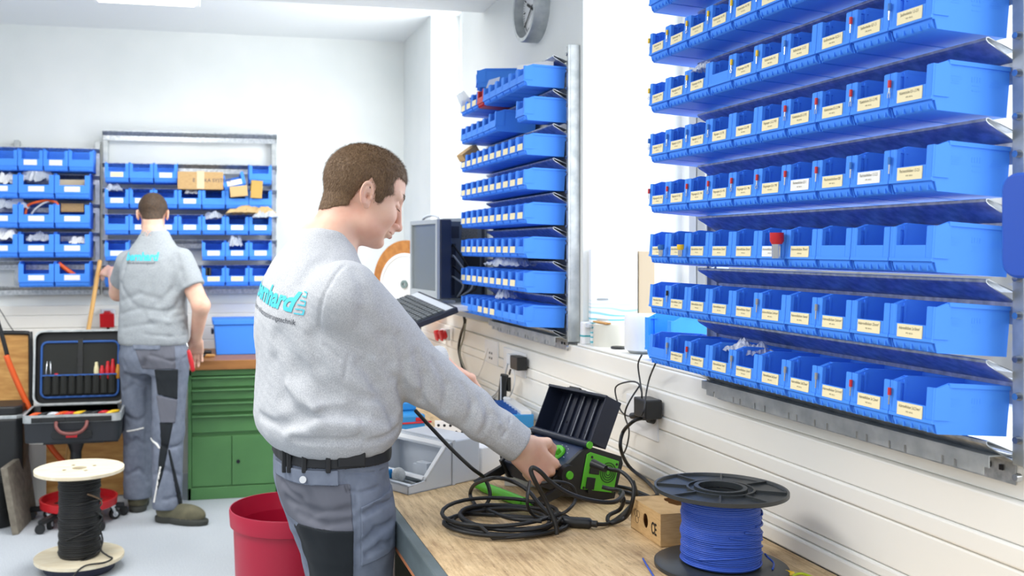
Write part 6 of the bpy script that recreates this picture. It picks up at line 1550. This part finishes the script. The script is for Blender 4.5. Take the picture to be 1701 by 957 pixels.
# ================================================================ computer shelf near the far window
SHZ = 1.225
t = empty('wall_shelf', 'white wall shelf carrying the computer and monitor', 'shelf', (1.0, 4.0, SHZ)); T0 = Matrix.Translation((-1.0, -4.0, -SHZ))
b = MB(); b.T = T0; b.box2((.80, 3.62, SHZ-.02), (TX+.038, 4.40, SHZ)); b.build('shelf_board', M_white, t, bevel=.002)
for y in (3.75, 4.3): b = MB(); b.T = T0; b.prism([(TX+.038, SHZ-.02), (.9, SHZ-.02), (TX+.038, SHZ-.085)], y, y+.02, ax='y'); b.build('shelf_bracket', M_white, t)
# PC tower, rear towards the camera
t = empty('computer_tower', 'desktop computer tower showing its rear panel on the wall shelf', 'computer', (1.095, 3.93, SHZ)); pz = onY(740, 362, 3.93).z-SHZ
b = MB(); b.box((0, .23, pz/2), (.19, .45, pz)); b.build('case_body', mat('pc_case', (196, 204, 206), .45), t, bevel=.004)
b = MB(); b.box((.004, -.001, pz/2), (.17, .004, pz-.03)); rp = b.build('rear_panel', mat('pc_rear', (92, 100, 112), .4, .5), t)
b = MB(); b.box((-.05, -.004, pz-.06), (.05, .004, .05)); b.box((-.055, -.004, pz*.55), (.03, .004, .10)); b.box((-.06, -.004, pz*.25), (.03, .004, .12)); b.box((.08, -.004, pz*.5), (.012, .004, pz-.05)); b.build('port_block', M_navy, rp)
b = MB(); b.box((.02, -.003, pz-.06), (.07, .003, .07)); b.build('fan_grille', mat('grille_metal', (120, 122, 122), .5, .5, noise=(400, (60, 60, 62), 2)), rp); b = MB(); b.box((.03, -.003, pz*.45), (.07, .003, .09)); b.build('vent_grille', M_dark, rp)
for k in range(4): b = MB(); b.tube([(-.055, -.005, pz*(.3+.12*k)), (-.05, -.04, pz*(.28+.12*k)), (-.02+.02*k, -.05, pz*.2), (-.04, -.03, .02)], .004, n=8, smooth=5); b.build('cable', M_rubber if k % 2 else M_lgrey, rp, smooth=True)
# monitor
a = onD(686, 430, 4.16); c = onD(731, 430, 3.84); a.z = c.z = 0
ex = (c-a).normalized(); ML = (c-a).length; z0 = onD(731, 497, 3.84).z; z1 = onD(731, 364, 3.84).z; ey = Vector((-ex.y, ex.x, 0))
t = empty('monitor', 'flat computer monitor with silver bezel standing on the wall shelf', 'monitor', a.lerp(c, .5)+Vector((0, 0, SHZ))); t.rotation_euler = frame(ex, ey, (0, 0, 1)).to_euler()
hz0, hz1 = max(z0-SHZ, .012), z1-SHZ
b = MB(); b.box2((-ML/2, 0, hz0), (ML/2, .05, hz1)); b.build('casing', mat('monitor_navy', (28, 40, 66), .4), t, bevel=.006)
b = MB(); f_ = .018
b.box2((-ML/2, -.014, hz0), (-ML/2+f_, 0, hz1)); b.box2((ML/2-f_, -.014, hz0), (ML/2, 0, hz1)); b.box2((-ML/2+f_, -.014, hz0), (ML/2-f_, 0, hz0+.03)); b.box2((-ML/2+f_, -.014, hz1-f_), (ML/2-f_, 0, hz1)); b.build('bezel', mat('bezel_silver', (186, 192, 194), .4, .3), t, bevel=.002)
b = MB(); b.box2((-ML/2+f_, -.004, hz0+.03), (ML/2-f_, .0, hz1-f_)); b.build('screen', mat('screen_off', (112, 120, 124), .25), t)
b = MB(); b.tube([(-.1, .02, hz1-.004), (-.08, .02, hz1+.012), (0, .02, hz1+.02), (.08, .02, hz1+.012), (.1, .02, hz1-.004)], .006, n=8, smooth=4); b.build('top_handle', M_lgrey, t, smooth=True)
b = MB(); b.box2((-.08, -.01, 0), (.08, .1, .012)); b.build('stand', M_lgrey, t, bevel=.002)
# keyboard
q = [onD(652, 508, 3.62), onD(676, 530, 3.42), onD(735, 497, 3.62), onD(688, 488, 3.85)]
kc = (q[0]+q[1]+q[2]+q[3])/4; kx = ((q[0]-q[3])+(q[1]-q[2])); kx.z *= 1; kx.normalize(); ky = ((q[3]-q[0])*0+(q[2]-q[1])).normalized()
kc = onD(694, 510, 3.60); 
t = empty('keyboard', 'black computer keyboard with grey keys tilted on the shelf edge', 'keyboard', kc)
kx = Vector((.12, -.99, -.10)).normalized(); ky = Vector((.93, .10, .33)); ky = (ky-kx*ky.dot(kx)).normalized(); t.rotation_euler = frame(kx, ky, kx.cross(ky)).to_euler()
b = MB(); b.box((0, 0, -.008), (.40, .165, .022)); b.build('keyboard_base', M_navy, t, bevel=.004)
b = MB(); b.box((0, .055, .0035), (.38, .03, .001)); b.build('trim_plate', M_lgrey, t)
b = MB()
for i in range(15):
    for j in range(5): b.box((-.18+.0257*i, -.062+.021*j, .006), (.020, .017, .007))
b.build('keycap', mat('keycap', (86, 92, 96), .5), t, bevel=.001)['kind'] = 'stuff'
# cable reel with wooden discs
c = onD(673, 471, 4.75); rd = .212
t = empty('cable_reel', 'brown cable reel with a white disc leaning behind the monitor', 'cable reel', c); dirn = ray(668, 470).normalized(); dirn.z = 0
nn = (-dirn.normalized()*.76+Vector((-CT, ST, 0))*.65).normalized()
t.rotation_euler = frame(Vector((0, 0, 1)).cross(nn), (0, 0, 1), nn).to_euler()
M_wood2 = mat('reel_brown', (196, 132, 66), .5, noise=(30, (170, 108, 50), 3, (1, 1, 6)))
b = MB(); 
for k in range(5): b.lathe([(.0, -.018*k-.018), (rd-.006*(k % 2)-.002*k, -.018*k-.018), (rd-.006*(k % 2)-.002*k, -.018*k-.002), (0, -.018*k-.002)], 56)
b.build('reel_body', M_wood2, t, smooth='auto')
b = MB(); b.T = Matrix.Translation((0, -.012, 0)); b.lathe([(0, 0), (rd*.76, 0), (rd*.76, .006), (rd*.69, .008), (rd*.67, .004), (0, .004)], 56); o = b.build('white_disc', M_white, t, smooth='auto')
b = MB(); b.T = Matrix.Translation((0, -.004, .004)); b.lathe([(.008, 0), (.020, 0), (.020, .008), (.008, .008), (.008, 0)], 24, close=False); b.build('hub', mat('hub_green_grey', (120, 140, 140), .4), o)
# small plug + red sockets under shelf
b = MB(); b.box((0, 0, 0), (.012, .014, .045)); o = b.build('black_plug', M_black, bevel=.002); o.location = onD(697, 540, 4.2); o.location.x = o.location.x; tag(o, 'small black plug hanging under the computer shelf', 'plug')
b = MB(); P0 = onD(697, 548, 4.2); b.tube([P0, onD(692, 575, 4.22), onD(690, 600, 4.25)], .003, n=6, smooth=4); tag(b.build('thin_cable', M_rubber, smooth=True), 'thin black lead under the hanging plug', 'cable')
pp = onD(682, 548, 4.6); b = MB(); b.lathe([(.0, 0), (.035, 0), (.035, .075), (0, .075)], 24); o = b.build('brown_roll', M_wood2, smooth='auto'); pr_ = onD(682, 600, 4.45); o.location = (c.x, c.y, BZ); o.scale = (1, 1, 3.0); tag(o, 'tall brown roll standing on the bench under the computer shelf', 'roll')
for u, lab in ((733, 'left one of two red industrial sockets under the computer shelf'), (741, 'right one of two red industrial sockets under the computer shelf')):
    M = Matrix.Translation(onX(u, 556, TX-.03)) @ Matrix.Rotation(-PI/2, 4, 'Z'); cee('cee_socket', lab, M, .62)
# ================================================================ things on the near window sill
SZT = SZ+.008
a = onZ(975, 568, SZT); 
bx0 = onX(974, 500, 1.23); bx1 = onX(1055, 500, 1.34)
c0 = Vector((1.212, 2.886, SZT)); zt_ = onD(974, 414, (c0.y*CT+c0.x*ST)).z
c1 = onY(1075, 500, 2.84)
t = empty('storage_box', 'white file box with turquoise wave pattern standing on the window sill', 'file box', c0); exx = (Vector((c1.x, c1.y, 0))-Vector((c0.x, c0.y, 0))); Lb = exx.length; t.rotation_euler = (0, 0, math.atan2(exx.y, exx.x)); hb = zt_-SZT
m = mat('wave_print', (246, 250, 252), .4); nt = m.node_tree; bs = nt.nodes['Principled BSDF']; tc = nt.nodes.new('ShaderNodeTexCoord'); mp = nt.nodes.new('ShaderNodeMapping'); mp.inputs['Scale'].default_value = (4, 1, 9)
wv = nt.nodes.new('ShaderNodeTexWave'); wv.wave_type = 'BANDS'; wv.bands_direction = 'Z'; wv.inputs['Scale'].default_value = 2.4; wv.inputs['Distortion'].default_value = 9; wv.inputs['Detail'].default_value = 1; wv.inputs['Detail Scale'].default_value = .6
nt.links.new(tc.outputs['Object'], mp.inputs[0]); nt.links.new(mp.outputs[0], wv.inputs[0])
sp = nt.nodes.new('ShaderNodeSeparateXYZ'); nt.links.new(tc.outputs['Object'], sp.inputs[0]); mr = nt.nodes.new('ShaderNodeMapRange'); mr.inputs[1].default_value = hb*.50; mr.inputs[2].default_value = hb*.28; nt.links.new(sp.outputs[2], mr.inputs[0])
r = nt.nodes.new('ShaderNodeValToRGB'); r.color_ramp.elements[0].position = .5; r.color_ramp.elements[1].position = .95; r.color_ramp.elements[0].color = (0, 0, 0, 1); nt.links.new(wv.outputs['Fac'], r.inputs[0])
mm = nt.nodes.new('ShaderNodeMath'); mm.operation = 'MULTIPLY'; nt.links.new(mr.outputs[0], mm.inputs[0]); nt.links.new(r.outputs[0], mm.inputs[1])
mx = nt.nodes.new('ShaderNodeMixRGB'); mx.inputs[1].default_value = rgb(248, 250, 252); mx.inputs[2].default_value = rgb(90, 196, 214); nt.links.new(mm.outputs[0], mx.inputs[0]); nt.links.new(mx.outputs[0], bs.inputs['Base Color'])
b = MB(); b.box2((0, -.045, 0), (Lb*.79, .0, hb)); b.build('box_body', m, t, bevel=.002)
for z in (hb*.475, hb*.26): b = MB(); b.prism(rr(-.018, -.003, .018, .003, .003), -.0015, 0, ax='y', T=Matrix.Translation((Lb*.2, -.0452, z))); b.build('clip_slot', M_galv2, t)
o = MB(); o.box2((0, -.045, 0), (.05, .0, hb*.98)); o = o.build('cardboard_folder', mat('folder_card', (204, 186, 158), .8), bevel=.002); o.location = c0+exx.normalized()*(Lb*.81); o.rotation_euler = t.rotation_euler; tag(o, 'brown cardboard folder standing beside the white wave file box', 'folder')
q = onX(980, 567, WX+.02); t = empty('tape_dispenser', 'white bottle with turquoise band on the window sill', 'bottle', (WX-.002, 2.865, SZT))
b = MB(); b.box((0, 0, .035), (.03, .032, .07), b=.006); b.build('body', M_white, t, bevel=.003)
b = MB(); b.box((0, 0, .026), (.031, .033, .005), b=.006); b.build('band', mat('band_teal', (60, 170, 180), .5), t)
b = MB(); b.box((0, -.022, .060), (.014, .03, .014)); b.build('nozzle', M_lgrey, t, bevel=.002)
q = onX(1005, 568, WX+.06); b = MB(); b.lathe([(.0, 0), (.050, 0), (.050, .068), (.044, .070), (.0, .066)], 36); o = b.build('beige_bowl', mat('bowl_grey', (214, 212, 200), .5), smooth='auto'); o.location = (1.245, 2.785, SZT); o.scale = (1.15, .85, 1); tag(o, 'low round beige container on the window sill in front of the wave box', 'container')
b = MB(); b.box((0, 0, 0), (.02, .09, .004)); o = b.build('wooden_stick', M_ply); o.location = (1.215, 2.79, SZT+.0725); tag(o, 'flat wooden stick lying on the beige container', 'stick')
q = onX(1029, 578, WX+.02); b = MB(); b.lathe([(0, 0), (.022, 0), (.024, .003), (.022, .007), (0, .008)], 28); o = b.build('black_puck', M_black, smooth='auto'); o.location = (1.232, 2.705, SZT); tag(o, 'small flat black disc on the window sill before the white speaker', 'disc')
q = onX(1062, 582, WX+.05); b = MB(); b.lathe([(.0, 0), (.034, 0), (.040, .008)], 36); b2 = b.build('tmp', M_galv2); bpy.data.objects.remove(b2)
t = empty('smart_speaker', 'white cylindrical speaker with grey base on the window sill', 'speaker', (1.243, 2.58, SZT)); hs = onD(1062, 522, 2.58*CT+1.243*ST).z-SZT
b = MB(); b.lathe([(0, 0), (.030, 0), (.042, .010), (0, .010)], 40); b.build('base_ring', M_galv2, t, smooth='auto')
b = MB(); b.lathe([(0, .010), (.0445, .010), (.046, .016), (.046, hs-.008), (.042, hs), (0, hs)], 40); b.build('speaker_body', M_white, t, smooth='auto')

# ================================================================ light
w = bpy.data.worlds.new('world'); S.world = w; w.use_nodes = True; nt = w.node_tree; bg = nt.nodes['Background']
bg.inputs[1].default_value = 1.45
tc = nt.nodes.new('ShaderNodeTexCoord'); sp = nt.nodes.new('ShaderNodeSeparateXYZ'); nt.links.new(tc.outputs['Generated'], sp.inputs[0])
rp_ = nt.nodes.new('ShaderNodeValToRGB'); rp_.color_ramp.elements[0].position = .0; rp_.color_ramp.elements[1].position = .12
rp_.color_ramp.elements[0].color = (.25, .26, .27, 1); rp_.color_ramp.elements[1].color = (.92, .96, 1.0, 1); nt.links.new(sp.outputs[2], rp_.inputs[0]); nt.links.new(rp_.outputs[0], bg.inputs[0])
def area(name, loc, rot, sx, sy, e, col=(1, 1, 1)):
    l = bpy.data.lights.new(name, 'AREA'); l.shape = 'RECTANGLE'; l.size = sx; l.size_y = sy; l.energy = e; l.color = col
    o = bpy.data.objects.new(name, l); COL.objects.link(o); o.location = loc; o.rotation_euler = rot; return o
# daylight entering the windows
area('window_light_far', (WX+.33, 4.97, 1.9), (0, math.radians(90), 0), 1.8, 1.2, 40, (.95, .98, 1))
area('window_light_near', (WX+.33, 1.55, 1.85), (0, math.radians(90), 0), 1.3, 2.6, 30, (.95, .98, 1))
# two unseen overhead fills added to brighten the room, then the visible lamp's light
area('lamp_and_fill_light', (-.6, 2.0, ZN-.03), (0, 0, 0), .6, 1.2, 32, (1, .98, .95))
area('lamp_and_fill_light', (-1.8, 3.4, ZN-.03), (0, 0, 0), .6, 1.2, 32, (1, .98, .95))
area('lamp_and_fill_light', (LAMPX, LAMPY, LAMPZ-.015), (0, 0, 0), .56, 1.1, 30, (1, .98, .95))
